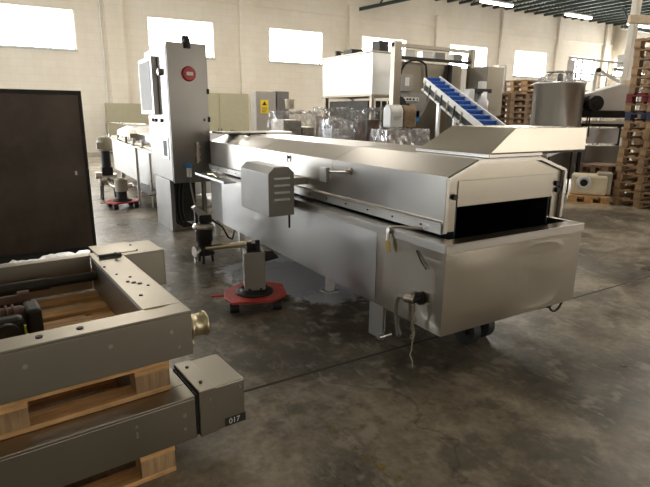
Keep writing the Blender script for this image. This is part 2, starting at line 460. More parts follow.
# ------------------------------------------------------------ foreground frames on pallets
FA = math.radians(4.5)
def steel_frame(label, loc, upper):
    r = thing('steel_frame', label, 'steel frame', loc, FA)
    h = .20; L = 1.45; D = 1.20; t = .006
    # front beam: hollow folded channel
    b = MB(); b.box(-L, 0, 0, .118, h - .012, h).box(-L, 0, 0, .006, 0, h - .012).box(-L, 0, 0, .11, 0, .006)
    b.box(-L, -.165, .112, .118, .02, h - .012)
    b.build('front_beam', 'frame', r, .004)
    b = MB(); b.box(-.165, 0, .1185, D, h - .012, h).box(-.165, -.159, .1185, D - .07, 0, h - .012).box(-.006, 0, .0065, D, 0, h - .0125)
    b.build('side_beam', 'frame', r, .003)
    b = MB(); b.box(-L, -.166, D - .065, D, h - .01, h).box(-L, -.166, D - .065, D - .059, 0, h - .01).box(-L, -.166, D - .065, D, 0, .006)
    b.build('back_beam', 'frame', r, .002)
    b = MB(); b.box(-L, -L + .1, .119, D - .066, 0, h - .001); b.build('end_beam', 'frame', r, .003)
    # screws and holes
    for x in ((-.09, -.33, -.62, -.9) if upper else (-.05,)):
        s = MB(); s.cyl((x, -.004, h * .62), (x, .001, h * .62), .009, n=10); s.build('screw', 'pipe', r)
    for x, z in (((-.06, h * .25),) if upper else ((-.05, h * .3), (-.245, .145), (-.245, .115), (-.245, .10))):
        s = MB(); s.cyl((x, -.003, z), (x, .001, z), .006, n=8); s.build('screw', 'pipe', r)
    if upper:
        for x, y, q in ((-.12, .30, .009), (-.05, .42, .007), (-.075, .47, .011), (-.095, .5, .011), (-.115, .53, .009), (-.085, .60, .007), (-.13, .68, .006), (-.15, .85, .007), (-.42, .06, .013), (-.56, .06, .013), (-.71, .055, .011)):
            s = MB(); s.cyl((x, y, h), (x, y, h + .004), q, n=10); s.build('bolt_head', 'dark', r)
        s = MB(); s.tube([(-.16, .116, h + .001), (-.11, .112, h + .002), (-.06, .117, h + .001)], .004, 6); s.build('weld_bead', 'brass', r)
        # pipe stub with a flange
        s = MB(); s.lathe([(.0, .0), (.058, .0), (.058, .012), (.05, .014), (.05, .065), (.056, .067), (.056, .078), (.04, .08), (.038, .03), (0, .03)], (.002, .055, .105), 26, 0)
        s.build('pipe_stub', 'brass', r)
        s = MB(); s.cyl((-.004, .05, .03), (.018, .05, .03), .018, n=12); s.build('nut', 'brass', r)
        # box at the far end
        x0, x1, y0, y1 = -.01, .235, 1.03, 1.33
        s = MB(); s.box(x0, x1, y0, y1, -.02, h + .002); bx = s.build('end_box', 'frame', r, .006)
        s = MB(); s.box(x0 - .12, x0 + .10, y0 + .06, y1 + .004, h + .002, h + .006); s.build('lid', 'frame', bx)
        s = MB(); s.box(x0 - .125, x0 - .005, y0 + .0, y0 + .02, h + .003, h + .02).tube([(x0 - .03, y0 + .01, h + .01), (x0 - .045, y0 - .03, h + .03), (x0 - .02, y0 - .06, h + .02)], .007, 6)
        s.build('clip', 'dark', bx)
        for q in (.06, .2):
            s = MB(); s.cyl((x0 + .1, y0 + q, h + .005), (x0 + .1, y0 + q, h + .010), .007, n=8); s.build('screw', 'dark', bx)
        # shaft inside
        s = MB(); s.cyl((-L + .1, 1.02, .11), (-.17, 1.02, .11), .026, n=16); s.cyl((-.9, 1.02, .11), (-.4, 1.02, .11), .032, n=16)
        s.build('shaft', 'dark', r)
    else:
        s = MB(); s.box(.014, .225, -.01, .285, .005, .215); bx = s.build('end_box', 'frame', r, .006)
        s = MB(); s.box(.012, .09, -.014, .288, .003, .219); s.build('box_band', 'frame', bx, .003)
        s = MB(); s.box(.001, .013, .0, .27, .012, .205); s.build('gasket', 'black', bx)
        s = MB(); s.box(.125, .226, -.0115, -.0102, .008, .048); lb = s.build('number_label', 'black', bx, label='black label with the white number 017')
        text('number', '017', .036, 'white', bx, (.17, -.0122, .028), (PI / 2, 0, 0))
        for x, z in ((.06, .17), (.2, .185)):
            s = MB(); s.cyl((x, -.018, z), (x, -.008, z), .005, n=8); s.build('screw', 'pipe', bx)
        for x, y in ((.05, .06), (.05, .22)):
            s = MB(); s.cyl((x, y, .216), (x, y, .224), .008, n=8); s.build('screw', 'dark', bx)
    return r
def off(px, py, o):   # frame-local to world
    return (o[0] + px * math.cos(FA) - py * math.sin(FA), o[1] + px * math.sin(FA) + py * math.cos(FA))
OL = (.537, 1.925); OU = (.566, 2.012)
x, y = off(-1.29, .03, OL); pallet('wooden pallet on the floor under the lower steel frame', (x, y, 0), FA, 1.2, 1.1, 7)
steel_frame('lower stainless steel frame with a square end box labelled 017, on the floor pallet', (OL[0], OL[1], .144), False)
x, y = off(-1.30, .02, OU); pallet('orange wooden pallet sandwiched between the two steel frames', (x, y, .346), FA, 1.2, 1.08, 6)
steel_frame('upper stainless steel frame with a round brass pipe stub at its corner', (OU[0], OU[1], .4925), True)
def gear_motor():
    r = thing('gear_motor', 'dark rusty gear motor lying on pallet planks inside the upper steel frame', 'motor', (-.03, 2.62, .4925), FA)
    b = MB(); b.lathe([(0, -.35), (.055, -.35), (.06, -.3), (.06, -.02), (.045, 0), (.045, .03), (0, .03)], (0, 0, .075), 22, 0); b.build('motor_body', 'rust', r)
    for i in range(10):
        b = MB(); b.lathe([(.058, 0), (.070, 0), (.070, .008), (.058, .008)], (-.30 + i * .027, 0, .075), 20, 0); b.build('cooling_fin', 'rust', r)
    b = MB(); b.box(-.01, .055, -.075, .075, 0, .13); b.build('flange', 'dark', r, .015)
    b = MB(); b.box(-.16, -.02, -.13, -.04, .012, .12); b.build('gear_housing', 'dark', r, .025)
    b = MB(); b.cyl((-.09, -.125, .065), (-.09, -.155, .065), .045, n=18); b.build('bearing_cap', 'dark', r)
    b = MB(); b.box(-.028, -.02, -.15, -.135, .03, .09); b.build('yellow_mark', paint('lime_mark', (.45, .5, .04)), r)
    b = MB(); b.cyl((-.25, .13, .12), (.0, .14, .11), .035, n=14); b.cyl((-.02, .14, .11), (.03, .14, .11), .05, n=14); b.cyl((-.25, .13, .0), (-.25, .13, .1), .03, n=10); b.build('drive_shaft', 'rust', r)
gear_motor()

# ------------------------------------------------------------ brown sheet on the left
def brown():
    r = thing('steel_partition', 'large dark brown steel sheet with a thin rim, standing upright at the left', 'steel sheet', (0, 5.70, 0), math.radians(-1))
    b = MB(); b.box(-1.6, .62, 0, .03, .1, 1.66); b.build('sheet', 'brown', r)
    b = MB(); b.box(-1.6, .645, -.012, .045, 1.655, 1.695).box(.615, .645, -.012, .045, .09, 1.655); b.build('rim', 'dark', r, .003)
    b = MB(); n = 60; pts = []
    random.seed(3)
    top = [(-1.6 + 2.22 * i / n, .13) for i in range(n + 1)]
    bot = [(-1.6 + 2.22 * i / n, .07 + random.uniform(-.018, .02) + (.02 if i > 46 else 0)) for i in range(n + 1)]
    for i in range(n):
        q = [top[i], top[i + 1], bot[i + 1], bot[i]]
        b.prism(q, 1, -.02, -.008)
    b.build('ragged_rubber_strip', 'black', r)
    for x in (-1.5, -.5, .58):
        b = MB(); b.box(x, x + .05, -.0, .03, 0, .1); b.build('foot', 'dark', r)
    b = MB(); b.box(.515, .535, -.012, -.004, .88, .92); b.build('catch', 'white', r)
    return r
brown()

# ------------------------------------------------------------ main machine
def main_machine():
    r = thing('tunnel_oven_conveyor', 'long stainless steel tunnel conveyor with an open dark mouth and a raised roof duct', 'machine', (1.94, 1.93, 0))
    # build in world coordinates relative to root
    ox, oy = 1.94, 1.93
    def B(): return MB()
    def fin(b, name, mat, par=r, bev=0, label=None, sub=False):
        if not sub: b.v = [(x - ox, y - oy, z) for x, y, z in b.v]
        else: b.v = [(x - ox, y - oy, z) for x, y, z in b.v]
        return b.build(name, mat, par, bev, label=label)
    X0, X1, Y0, Y1 = 1.945, 3.165, 1.935, 5.42; zb, zt = .285, .82
    s = B(); ripple(s, (X0, Y0, zb), (X1 - X0, 0, 0), (0, 0, zt - .05 - zb), (0, -1, 0), .016, 4); fin(s, 'front_panel', 'steel_warm')
    s = B(); ripple(s, (X0, 2.55, zb), (0, Y0 + .002 - 2.55, 0), (0, 0, zt - .05 - zb), (-1, 0, 0), .012, 8); fin(s, 'side_panel', 'steel_warm')
    s = B(); ripple(s, (X0, 3.62, zb), (0, 2.556 - 3.62, 0), (0, 0, zt - .05 - zb), (-1, 0, 0), .006, 9); fin(s, 'side_panel', 'steel_side')
    s = B(); ripple(s, (X0, Y1, zb), (0, 3.626 - Y1, 0), (0, 0, zt - .05 - zb), (-1, 0, 0), .008, 10); fin(s, 'side_panel', 'steel_side')
    s = B(); s.box(X1 - .004, X1, Y0 + .0045, Y1, zb, zt - .05); fin(s, 'side_panel', 'steel_side')
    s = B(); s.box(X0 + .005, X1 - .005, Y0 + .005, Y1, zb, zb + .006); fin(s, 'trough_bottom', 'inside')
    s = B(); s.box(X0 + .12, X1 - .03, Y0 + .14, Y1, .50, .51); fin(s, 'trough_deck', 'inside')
    # rim: flat lip all round
    s = B(); s.box(X0 - .008, X1 + .008, Y0 - .008, Y0 + .09, zt - .006, zt).box(X0 - .008, X1 + .008, Y0 - .008, Y0 - .003, zt - .052, zt - .0065)
    s.box(X0 + .006, X1 - .006, Y0 + .084, Y0 + .09, zt - .1, zt - .0065)
    fin(s, 'front_rim', 'steel', bev=.002)
    s = B(); s.box(X0 - .008, X0 + .10, Y0 + .0905, Y1 + .5, zt - .006, zt).box(X0 - .008, X0 - .003, Y0 - .0025, Y1 + .5, zt - .052, zt - .0065)
    fin(s, 'side_rim', 'steel', bev=.002)
    s = B(); s.box(X1 - .02, X1 + .008, Y0 + .0905, Y1 + .5, zt - .006, zt).box(X1 + .003, X1 + .008, Y0 - .0025, Y1 + .5, zt - .052, zt - .0065)
    fin(s, 'side_rim', 'steel', bev=.002)
    # rear transition with legs
    s = B(); s.box(2.05, 3.1, 5.42, 6.1, .22, .80); fin(s, 'rear_section', 'guard', bev=.004)
    for x, y in ((2.06, 6.0), (3.03, 6.0), (2.15, 5.45), (3.03, 5.45)):
        s = B(); s.box(x, x + .06, y, y + .06, .012, .22).box(x - .02, x + .08, y - .02, y + .08, 0, .012); fin(s, 'leg', 'steel_dull')
    # legs inside, out of the trough bottom
    for x, y in ((2.2, 3.55), (2.95, 3.55)):
        s = B(); s.box(x, x + .06, y, y + .06, .012, zb).box(x - .03, x + .09, y - .03, y + .09, 0, .012); fin(s, 'leg', 'steel_dull')
    # hood: bent sheet
    out = [(2.045, .835), (2.045, .895), (2.068, .905), (2.068, 1.165), (2.30, 1.256), (2.85, 1.256), (3.13, 1.168), (3.13, .835)]
    inn = [(3.115, .835), (3.115, 1.158), (2.845, 1.240), (2.305, 1.240), (2.083, 1.155), (2.083, .90), (2.06, .89), (2.06, .835)]
    s = B(); s.prism([out[0], out[1], out[2], out[3], inn[4], inn[5], inn[6], inn[7]], 1, 2.085, 6.1); hood_l = fin(s, 'hood_side', 'steel', bev=.002)
    s = B(); s.prism([out[3], out[4], out[5], out[6], inn[1], inn[2], inn[3], inn[4]], 1, 2.085, 6.1); fin(s, 'hood_roof', 'steel', bev=.002)
    s = B(); s.prism([out[6], out[7], inn[0], inn[1]], 1, 2.085, 6.1); fin(s, 'hood_side', 'steel', bev=.002)
    # bright edge strip along the lower side of the hood
    s = B(); s.box(2.030, 2.044, 2.085, 6.1, .892, .899); fin(s, 'edge_strip', 'steel')
    s = B(); s.box(2.038, 2.046, 2.085, 6.1, .838, .888); fin(s, 'hood_flange', 'steel_dull')
    for i in range(14):
        q = 2.25 + i * .27
        s = B(); s.cyl((2.036, q, .868), (2.030, q, .868), .006, n=8); fin(s, 'rivet', 'dark')
    # mouth plate with opening
    yp = 2.10
    s = B()
    poly_top = [(2.09, 1.06), (2.09, 1.155), (2.305, 1.238), (2.845, 1.238), (3.11, 1.155), (3.11, 1.06)]
    s.prism(poly_top, 1, yp, yp + .006)
    s.box(2.09, 2.16, yp, yp + .006, .84, 1.06).box(3.04, 3.11, yp, yp + .006, .84, 1.06)
    fin(s, 'mouth_plate', 'steel_warm')
    s = B(); s.prism([(2.068, 1.16), (2.30, 1.250), (2.85, 1.250), (3.13, 1.162), (3.13, 1.145), (2.85, 1.232), (2.30, 1.232), (2.068, 1.142)], 1, 2.072, 2.084); fin(s, 'roof_lip', 'steel')
    for q0, q1 in ((2.048, 2.075), (3.108, 3.134)):
        s = B(); s.box(q0, q1, 2.07, 2.084, .84, 1.15); fin(s, 'edge_post', 'steel', bev=.003)
    s = B(); s.box(2.165, 3.035, 2.094, 2.099, .985, 1.135); fin(s, 'upper_plate', 'steel_warm', bev=.002)
    for x, z in ((2.135, 1.045), (3.06, 1.07), (3.075, 1.025), (3.095, 1.06)):
        s = B(); s.cyl((x, 2.098, z), (x, 2.078, z), .017, n=14); fin(s, 'knob', 'dark')
    # dark inside of the tunnel: side linings, ceiling lining, mesh belt
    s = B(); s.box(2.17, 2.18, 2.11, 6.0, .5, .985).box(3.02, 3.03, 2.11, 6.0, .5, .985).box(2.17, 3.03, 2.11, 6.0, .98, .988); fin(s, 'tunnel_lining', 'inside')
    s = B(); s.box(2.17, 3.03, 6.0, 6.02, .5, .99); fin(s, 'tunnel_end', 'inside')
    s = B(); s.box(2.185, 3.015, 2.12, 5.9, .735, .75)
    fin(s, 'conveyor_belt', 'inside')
    s = B(); s.cyl((2.185, 2.13, .743), (3.015, 2.13, .743), .03, n=14); fin(s, 'belt_roller', 'dark')
    for x in (2.21, 2.33, 2.6, 2.95):
        s = B(); s.box(x, x + .012, 2.1, 5.8, .752, .772); fin(s, 'guide_rail', 'dark')
    # raised duct on the roof
    bz, tz = 1.262, 1.432
    A = [(2.395, 2.09), (2.395, 2.70), (3.33, 2.70), (3.33, 2.09)]; T = [(2.61, 2.095), (2.61, 2.62), (3.33, 2.62), (3.33, 2.095)]
    s = B(); s.add([(x, y, bz + .02) for x, y in A] + [(x, y, tz) for x, y in T], [(0, 1, 2, 3), (4, 5, 6, 7), (0, 1, 5, 4), (1, 2, 6, 5), (2, 3, 7, 6), (3, 0, 4, 7)])
    d = fin(s, 'raised_duct', 'steel_warm', bev=.004)
    s = B(); s.box(2.375, 2.86, 2.075, 2.72, bz - .004, bz + .019); fin(s, 'duct_base', 'steel', bev=.003)
    s = B(); s.box(2.86, 3.335, 2.11, 2.70, bz + .005, bz + .019); fin(s, 'duct_base', 'dark')
    # tube hoop at the right end of the duct
    # vents
    # seam straps on the hood
    for q in (3.3, 4.6):
        s = B(); s.prism([(2.066, .9), (2.066, 1.166), (2.30, 1.258), (2.85, 1.258), (2.85, 1.2572), (2.30, 1.2572), (2.0672, 1.165), (2.0672, .9)], 1, q, q + .02); fin(s, 'seam', 'steel')
    # side handle (box with rod)
    s = B(); s.box(1.97, 2.005, 3.24, 3.335, 1.0, 1.115); h = fin(s, 'hood_handle', 'steel_dull', bev=.006)
    s = B(); s.cyl((2.0, 3.25, 1.085), (2.04, 3.06, 1.10), .012, n=10).cyl((2.04, 3.06, 1.10), (2.068, 3.06, 1.10), .014, n=10).cyl((2.068, 3.06, 1.10), (2.060, 3.06, 1.10), .026, n=14); fin(s, 'handle_rod', 'pipe', sub=True)
    s = B(); s.cyl((2.068, 4.02, 1.13), (2.05, 4.02, 1.13), .01, n=8).cyl((2.055, 4.02, 1.15), (2.055, 4.02, 1.09), .006, n=8); fin(s, 'hook', 'dark')
    # latch with yellow tag
    s = B(); s.cyl((1.955, 2.41, .80), (1.915, 2.41, .812), .016, n=12).tube([(1.925, 2.41, .83), (1.94, 2.34, .845), (2.02, 2.22, .848)], .009, 8).tube([(1.92, 2.41, .80), (1.912, 2.405, .75)], .011, 8)
    lt = fin(s, 'latch', 'pipe')
    s = B(); s.obox((1.912, 2.395, .715), (.003, 0, 0), (0, .018, -.006), (0, .01, .034)); fin(s, 'yellow_tag', paint('tag_yellow', (.55, .38, .06)), bev=.004)
    # scratches/hinge on the side panel
    s = B(); s.tube([(1.942, 2.17, .735), (1.938, 2.12, .68), (1.942, 2.08, .645)], .004, 6); fin(s, 'wire_loop', 'dark')
    # drain fitting with hose loop
    s = B(); s.cyl((1.945, 2.115, .46), (1.930, 2.115, .46), .038, n=18).cyl((1.94, 2.115, .46), (1.89, 2.13, .455), .022, n=12); ft = fin(s, 'drain_fitting', 'dark')
    s = B(); s.cyl((1.90, 2.125, .456), (1.885, 2.18, .45), .024, n=12); s.cyl((1.905, 2.12, .456), (1.895, 2.14, .456), .030, n=6); fin(s, 'coupling', 'pipe')
    pts = []
    ctl = [(1.885, 2.18, .45), (1.88, 2.235, .44), (1.88, 2.255, .36), (1.885, 2.245, .26), (1.90, 2.235, .205), (1.92, 2.27, .175), (1.95, 2.32, .20), (1.98, 2.35, .25), (2.02, 2.37, .29)]
    for i in range(len(ctl) - 1):
        p0 = Vector(ctl[max(i - 1, 0)]); p1 = Vector(ctl[i]); p2 = Vector(ctl[i + 1]); p3 = Vector(ctl[min(i + 2, len(ctl) - 1)])
        for k in range(5):
            t = k / 5; pts.append(.5 * ((2 * p1) + (p2 - p0) * t + (2 * p0 - 5 * p1 + 4 * p2 - p3) * t * t + (3 * p1 - p0 - 3 * p2 + p3) * t ** 3))
    s = B(); s.tube(pts, .012, 10); fin(s, 'drain_hose', 'hose')
    random.seed(5)
    for k in range(3):
        pts = [(1.885 + random.uniform(-.008, .008), 2.10 + random.uniform(-.012, .012) - .0 * i, .44 - i * (.036 if k == 0 else .02)) for i in range(12)]
        s = B(); s.tube(pts, .0045, 5); fin(s, 'frayed_string', 'string')
    # foot bracket
    s = B(); s.box(1.965, 1.975, 2.48, 2.64, .035, .284); s.box(1.965, 1.985, 2.48, 2.488, .1, .284); fb = fin(s, 'foot_bracket', 'guard', bev=.003)
    s = B(); s.cyl((1.945, 2.50, .06), (1.99, 2.50, .06), .022, n=6).cyl((1.99, 2.50, .06), (2.05, 2.50, .06), .012, n=8); fin(s, 'bolt', 'pipe')
    # castors under the front
    for x, y in ((2.49, 2.24), (2.66, 2.27)):
        s = B(); s.cyl((x - .03, y, .1), (x + .03, y, .1), .1, n=28); w = fin(s, 'castor_wheel', 'black', bev=.01)
        s = B(); s.box(x - .045, x - .035, y - .03, y + .03, .08, .28).box(x + .035, x + .045, y - .03, y + .03, .08, .28); fin(s, 'castor_fork', 'dark')
    for k, (rr, cx_) in enumerate(((.075, 3.08), (.055, 3.05))):
        pts = [(cx_ + rr * math.cos(t), 2.0 + k * .03, .285 + rr * 1.2 * math.sin(t)) for t in [PI + PI * i / 12 for i in range(13)]]
        s = B(); s.tube(pts, .008, 8); fin(s, 'hanging_hose', 'black')
    s = B(); s.box(2.9, 3.0, 2.0, 2.1, .24, .284); fin(s, 'cable_gland', 'dark')
    # motor guard box with louvres
    s = B(); gx0, gx1, gy0, gy1 = 1.652, 1.875, 3.56, 4.12; z0, z1, z2 = .715, 1.05, 1.10
    s.prism([(gx0, z0), (gx0, z1), (gx0 + .052, z2), (gx1 - .052, z2), (gx1, z1), (gx1, z0)], 1, gy0, gy1); g = fin(s, 'motor_guard', 'guard', bev=.004)
    for i in range(4):
        z = .845 + i * .055
        s = B(); s.obox(((gx0 + gx1) / 2 - .0, gy0 - .006, z), (.068, 0, 0), (0, .009, -.004), (0, .004, .008)); fin(s, 'louvre', 'blank', bev=.002)  # pale colour on the louvres stands for the light they catch
    s = B(); s.box(gx1 - .01, 2.07, 3.7, 3.9, .93, .99); fin(s, 'guard_bracket', 'steel_dull')
    s = B(); s.cyl((1.86, 3.62, .715), (1.86, 3.62, .60), .009, n=8); fin(s, 'guard_stud', 'dark')
    # small side tray near the cabinet
    s = B(); s.box(1.80, 1.94, 4.95, 5.9, .80, .81).box(1.80, 1.806, 4.95, 5.9, .81, .825); tr = fin(s, 'side_tray', 'steel_dull')
    s = B(); s.tube([(1.86, 5.6, .83), (1.87, 5.45, .845), (1.86, 5.3, .83)], .014, 8); fin(s, 'brass_nozzle', 'brass')
    # cables on the roof
    for k in range(3):
        pts = [(2.2 + .12 * k + .05 * math.sin(t * 3 + k), 5.2 + .1 * k + t * .28, 1.27 + .012 * math.sin(2 * t + k)) for t in range(8)]
        s = B(); s.tube(pts[:4], .010, 6); fin(s, 'roof_cable', 'black')
    s = B(); s.box(2.1, 3.0, 5.75, 6.1, 1.262, 1.285); fin(s, 'roof_cover', 'steel')
    return r
main_machine()

def far_machine():
    r = thing('conveyor_section', 'far stainless conveyor section with pipes along its rim, behind the control cabinet', 'machine', (1.94, 7.8, 0))
    ox, oy = 1.94, 7.8
    def fin(b, name, mat, bev=0):
        b.v = [(x - ox, y - oy, z) for x, y, z in b.v]; return b.build(name, mat, r, bev)
    X0, X1, Y0, Y1, zb, zt = 1.94, 3.16, 7.85, 12.4, .26, .90
    s = MB(); s.box(X0, X1, Y0, Y1, zb, zt); fin(s, 'trough', 'steel_side', .004)
    s = MB(); s.box(X0 - .03, X1 + .03, Y0, Y1 + .03, zt, zt + .03); fin(s, 'rim', 'steel', .004)
    s = MB(); s.prism([(2.06, .93), (2.06, 1.10), (2.28, 1.20), (2.85, 1.20), (3.1, 1.10), (3.1, .93)], 1, Y0, Y1); fin(s, 'hood', 'steel_side', .004)
    s = MB(); s.tube([(1.88, 12.6, .45), (1.88, 12.6, 1.24), (2.0, 12.6, 1.25), (2.4, 11.0, 1.26)], .02, 8); fin(s, 'corner_pipe', 'pipe')
    s = MB(); s.tube([(1.85, 12.2, .98), (1.84, 11.0, 1.0), (1.86, 9.9, .96), (1.84, 9.0, .97), (1.85, 8.0, .94)], .028, 8); fin(s, 'rim_pipe', 'brass')
    s = MB(); s.tube([(1.80, 11.6, .96), (1.79, 10.2, .93), (1.80, 8.0, .90)], .018, 8); fin(s, 'rim_pipe', 'pipe')
    for y in (11.8, 10.9, 10.1, 9.4, 8.7):
        s = MB(); s.box(1.78, 1.94, y, y + .05, .93, .96); s.cyl((1.82, y, .95), (1.82, y, 1.06), .03, n=10); fin(s, 'pipe_clamp', 'steel_dull')
    s = MB(); s.prism([(9.9, .99), (9.9, 1.12), (10.1, 1.18), (10.5, 1.14), (10.55, 1.0)], 0, 1.86, 2.0); fin(s, 'deflector', 'machine', .01)
    s = MB(); s.cyl((1.72, 8.75, .0), (1.72, 8.75, .93), .025, n=10); fin(s, 'standpipe', 'pipe')
    s = MB(); s.cyl((1.86, 8.45, .0), (1.86, 8.45, .9), .018, n=10); fin(s, 'standpipe', 'pipe')
    s = MB(); s.box(1.72, 1.94, 8.0, 9.3, .26, .275); fin(s, 'lower_shelf', 'dark')
    for x in (2.05, 3.0):
        for y in (7.95, 10.2, 12.2):
            s = MB(); s.box(x, x + .07, y, y + .07, 0, zb); fin(s, 'leg', 'steel_dull')
far_machine()

def jack(name, label, loc, rz, tall):
    r = thing(name, label, 'stand', loc, rz)
    s = MB(); s.prism([(-.24, -.10), (-.19, -.22), (.14, -.22), (.25, -.08), (.25, .16), (.10, .25), (-.10, .23), (-.24, .08)], 2, .085, .105); s.build('base_plate', 'red', r, .004)
    s = MB(); s.box(-.34, -.24, -.02, .01, .086, .10) ; s.build('tow_bar', 'red', r)
    for x, y in ((-.17, -.15), (.16, -.15), (.17, .12), (-.16, .14)):
        s = MB(); s.cyl((x - .035, y, .042), (x + .035, y, .042), .042, n=20); w = s.build('castor_wheel', 'black', r)
        s = MB(); s.box(x - .035, x + .035, y - .025, y + .025, .066, .084); s.build('castor_plate', 'dark', r)
    s = MB(); s.lathe([(0, 0), (.15, 0), (.15, .012), (.13, .02), (.1, .02), (.1, .035), (0, .035)], (0, 0, .106), 28); s.build('turntable', 'dark', r)
    if tall:
        s = MB(); s.box(-.083, .083, -.083, .083, .141, .45); s.build('post', 'guard', r, .008)
        for a in range(6):
            t = a * PI / 3; s = MB(); s.cyl((.09 * math.cos(t), .09 * math.sin(t), .141), (.09 * math.cos(t), .09 * math.sin(t), .16), .012, n=6); s.build('bolt', 'dark', r)
        s = MB(); s.box(-.06, .06, -.06, .06, .44, .455); hd = s.build('head_plate', 'dark', r)
        for x, y, h in ((-.035, -.02, .07), (.03, -.03, .085), (.035, .03, .06), (-.02, .035, .05), (.0, 0, .055)):
            s = MB(); s.box(x - .02, x + .018, y - .016, y + .016, .455, .455 + h); s.build('screw_jack', 'dark', r, .006)
        s = MB(); s.prism([(.075, .44), (.075, .35), (.20, .38), (.15, .44)], 1, -.012, .012); s.build('side_arm', 'dark', r)
    else:
        s = MB(); s.cyl((0, 0, .141), (0, 0, .26), .08, n=18); s.build('post', 'dark', r)
        s = MB(); s.cyl((0, 0, .26), (0, 0, .45), .10, n=20); s.cyl((0, 0, .45), (0, 0, .47), .06, n=16); s.build('head', 'motorbeige', r)
    return r
jack('wheeled_jack', 'red wheeled jack with a square grey post, in front of the machine side', (1.54, 3.62, 0), math.radians(-18), True)
jack('wheeled_jack', 'far red wheeled jack with a short round post, beside the far conveyor section', (1.44, 8.72, 0), math.radians(10), False)

def far_pump():
    r = thing('pump', 'pump with a beige upright motor beside the far conveyor end', 'pump', (1.39, 9.7, 0))
    s = MB(); s.lathe([(0, .02), (.115, .02), (.12, .05), (.12, .22), (.09, .25), (.05, .27), (0, .27)], (0, 0, .82), 20); s.build('motor', 'motorbeige', r)
    s = MB(); s.box(-.15, -.05, -.17, -.1, .88, 1.0); s.build('terminal_box', 'motorbeige', r, .01)
    s = MB(); s.cyl((0, 0, .55), (0, 0, .84), .08, n=14); s.box(-.09, .09, -.08, .08, .38, .56); s.build('gearbox', 'dark', r, .01)
    s = MB(); s.cyl((-.14, 0, .34), (.14, 0, .34), .11, n=18); s.cyl((-.2, -.05, .42), (-.1, -.05, .42), .06, n=12); s.build('pump_head', 'pipe', r)
    for x, y in ((-.12, -.1), (.12, -.1), (.12, .1), (-.12, .1)):
        s = MB(); s.cyl((x, y, 0), (x * .8, y * .8, .36), .018, n=8); s.build('leg', 'dark', r)
    s = MB(); s.tube([(.0, -.1, .34), (.02, -.35, .27), (.12, -.55, .25), (.30, -.62, .30)], .04, 10); s.build('outlet_pipe', 'pipe', r)
far_pump()
def near_pump():
    r = thing('valve_unit', 'small pump with a chrome clamp ring and long pipe, left of the nearer red jack', 'pump', (1.58, 4.98, 0))
    s = MB(); s.lathe([(0, 0), (.10, 0), (.10, .015), (.075, .03), (.07, .12), (.085, .14), (.085, .22), (.09, .24), (.09, .28), (0, .28)], (0, 0, .09), 24); s.build('pump_body', 'dark', r)
    s = MB(); s.lathe([(.0, .0), (.105, .0), (.115, .02), (.105, .045), (.06, .06), (0, .06)], (0, 0, .36), 24); s.build('clamp_ring', 'pipe', r)
    s = MB(); s.box(-.05, .07, -.06, .05, .42, .50); s.box(-.09, -.06, -.03, .03, .42, .56); s.build('motor_head', 'dark', r, .012)
    s = MB(); s.prism([(-.03, .44), (-.11, .58), (-.08, .60), (.05, .50)], 1, -.03, .03); s.build('cover_flap', 'steel_dull', r)
    s = MB(); s.cyl((-.02, -.02, .15), (.30, -.52, .28), .028, n=14); s.build('outlet_pipe', 'brass', r)
    s = MB(); s.cyl((-.10, -.02, .13), (-.02, -.02, .15), .03, n=12).cyl((-.12, -.03, .13), (-.095, -.025, .13), .055, n=16).cyl((-.12, -.03, .04), (-.095, -.03, .04), .03, n=12); s.build('flange', 'pipe', r)
    s = MB(); s.tube([(.07, -.02, .45), (.16, -.1, .38), (.22, -.1, .26), (.28, -.05, .22), (.33, 0, .30)], .009, 8); s.build('cable', 'black', r)
    for t in (0, 2.1, 4.2):
        s = MB(); s.cyl((.08 * math.cos(t), .08 * math.sin(t), 0), (.07 * math.cos(t), .07 * math.sin(t), .1), .014, n=8); s.build('leg', 'dark', r)
near_pump()

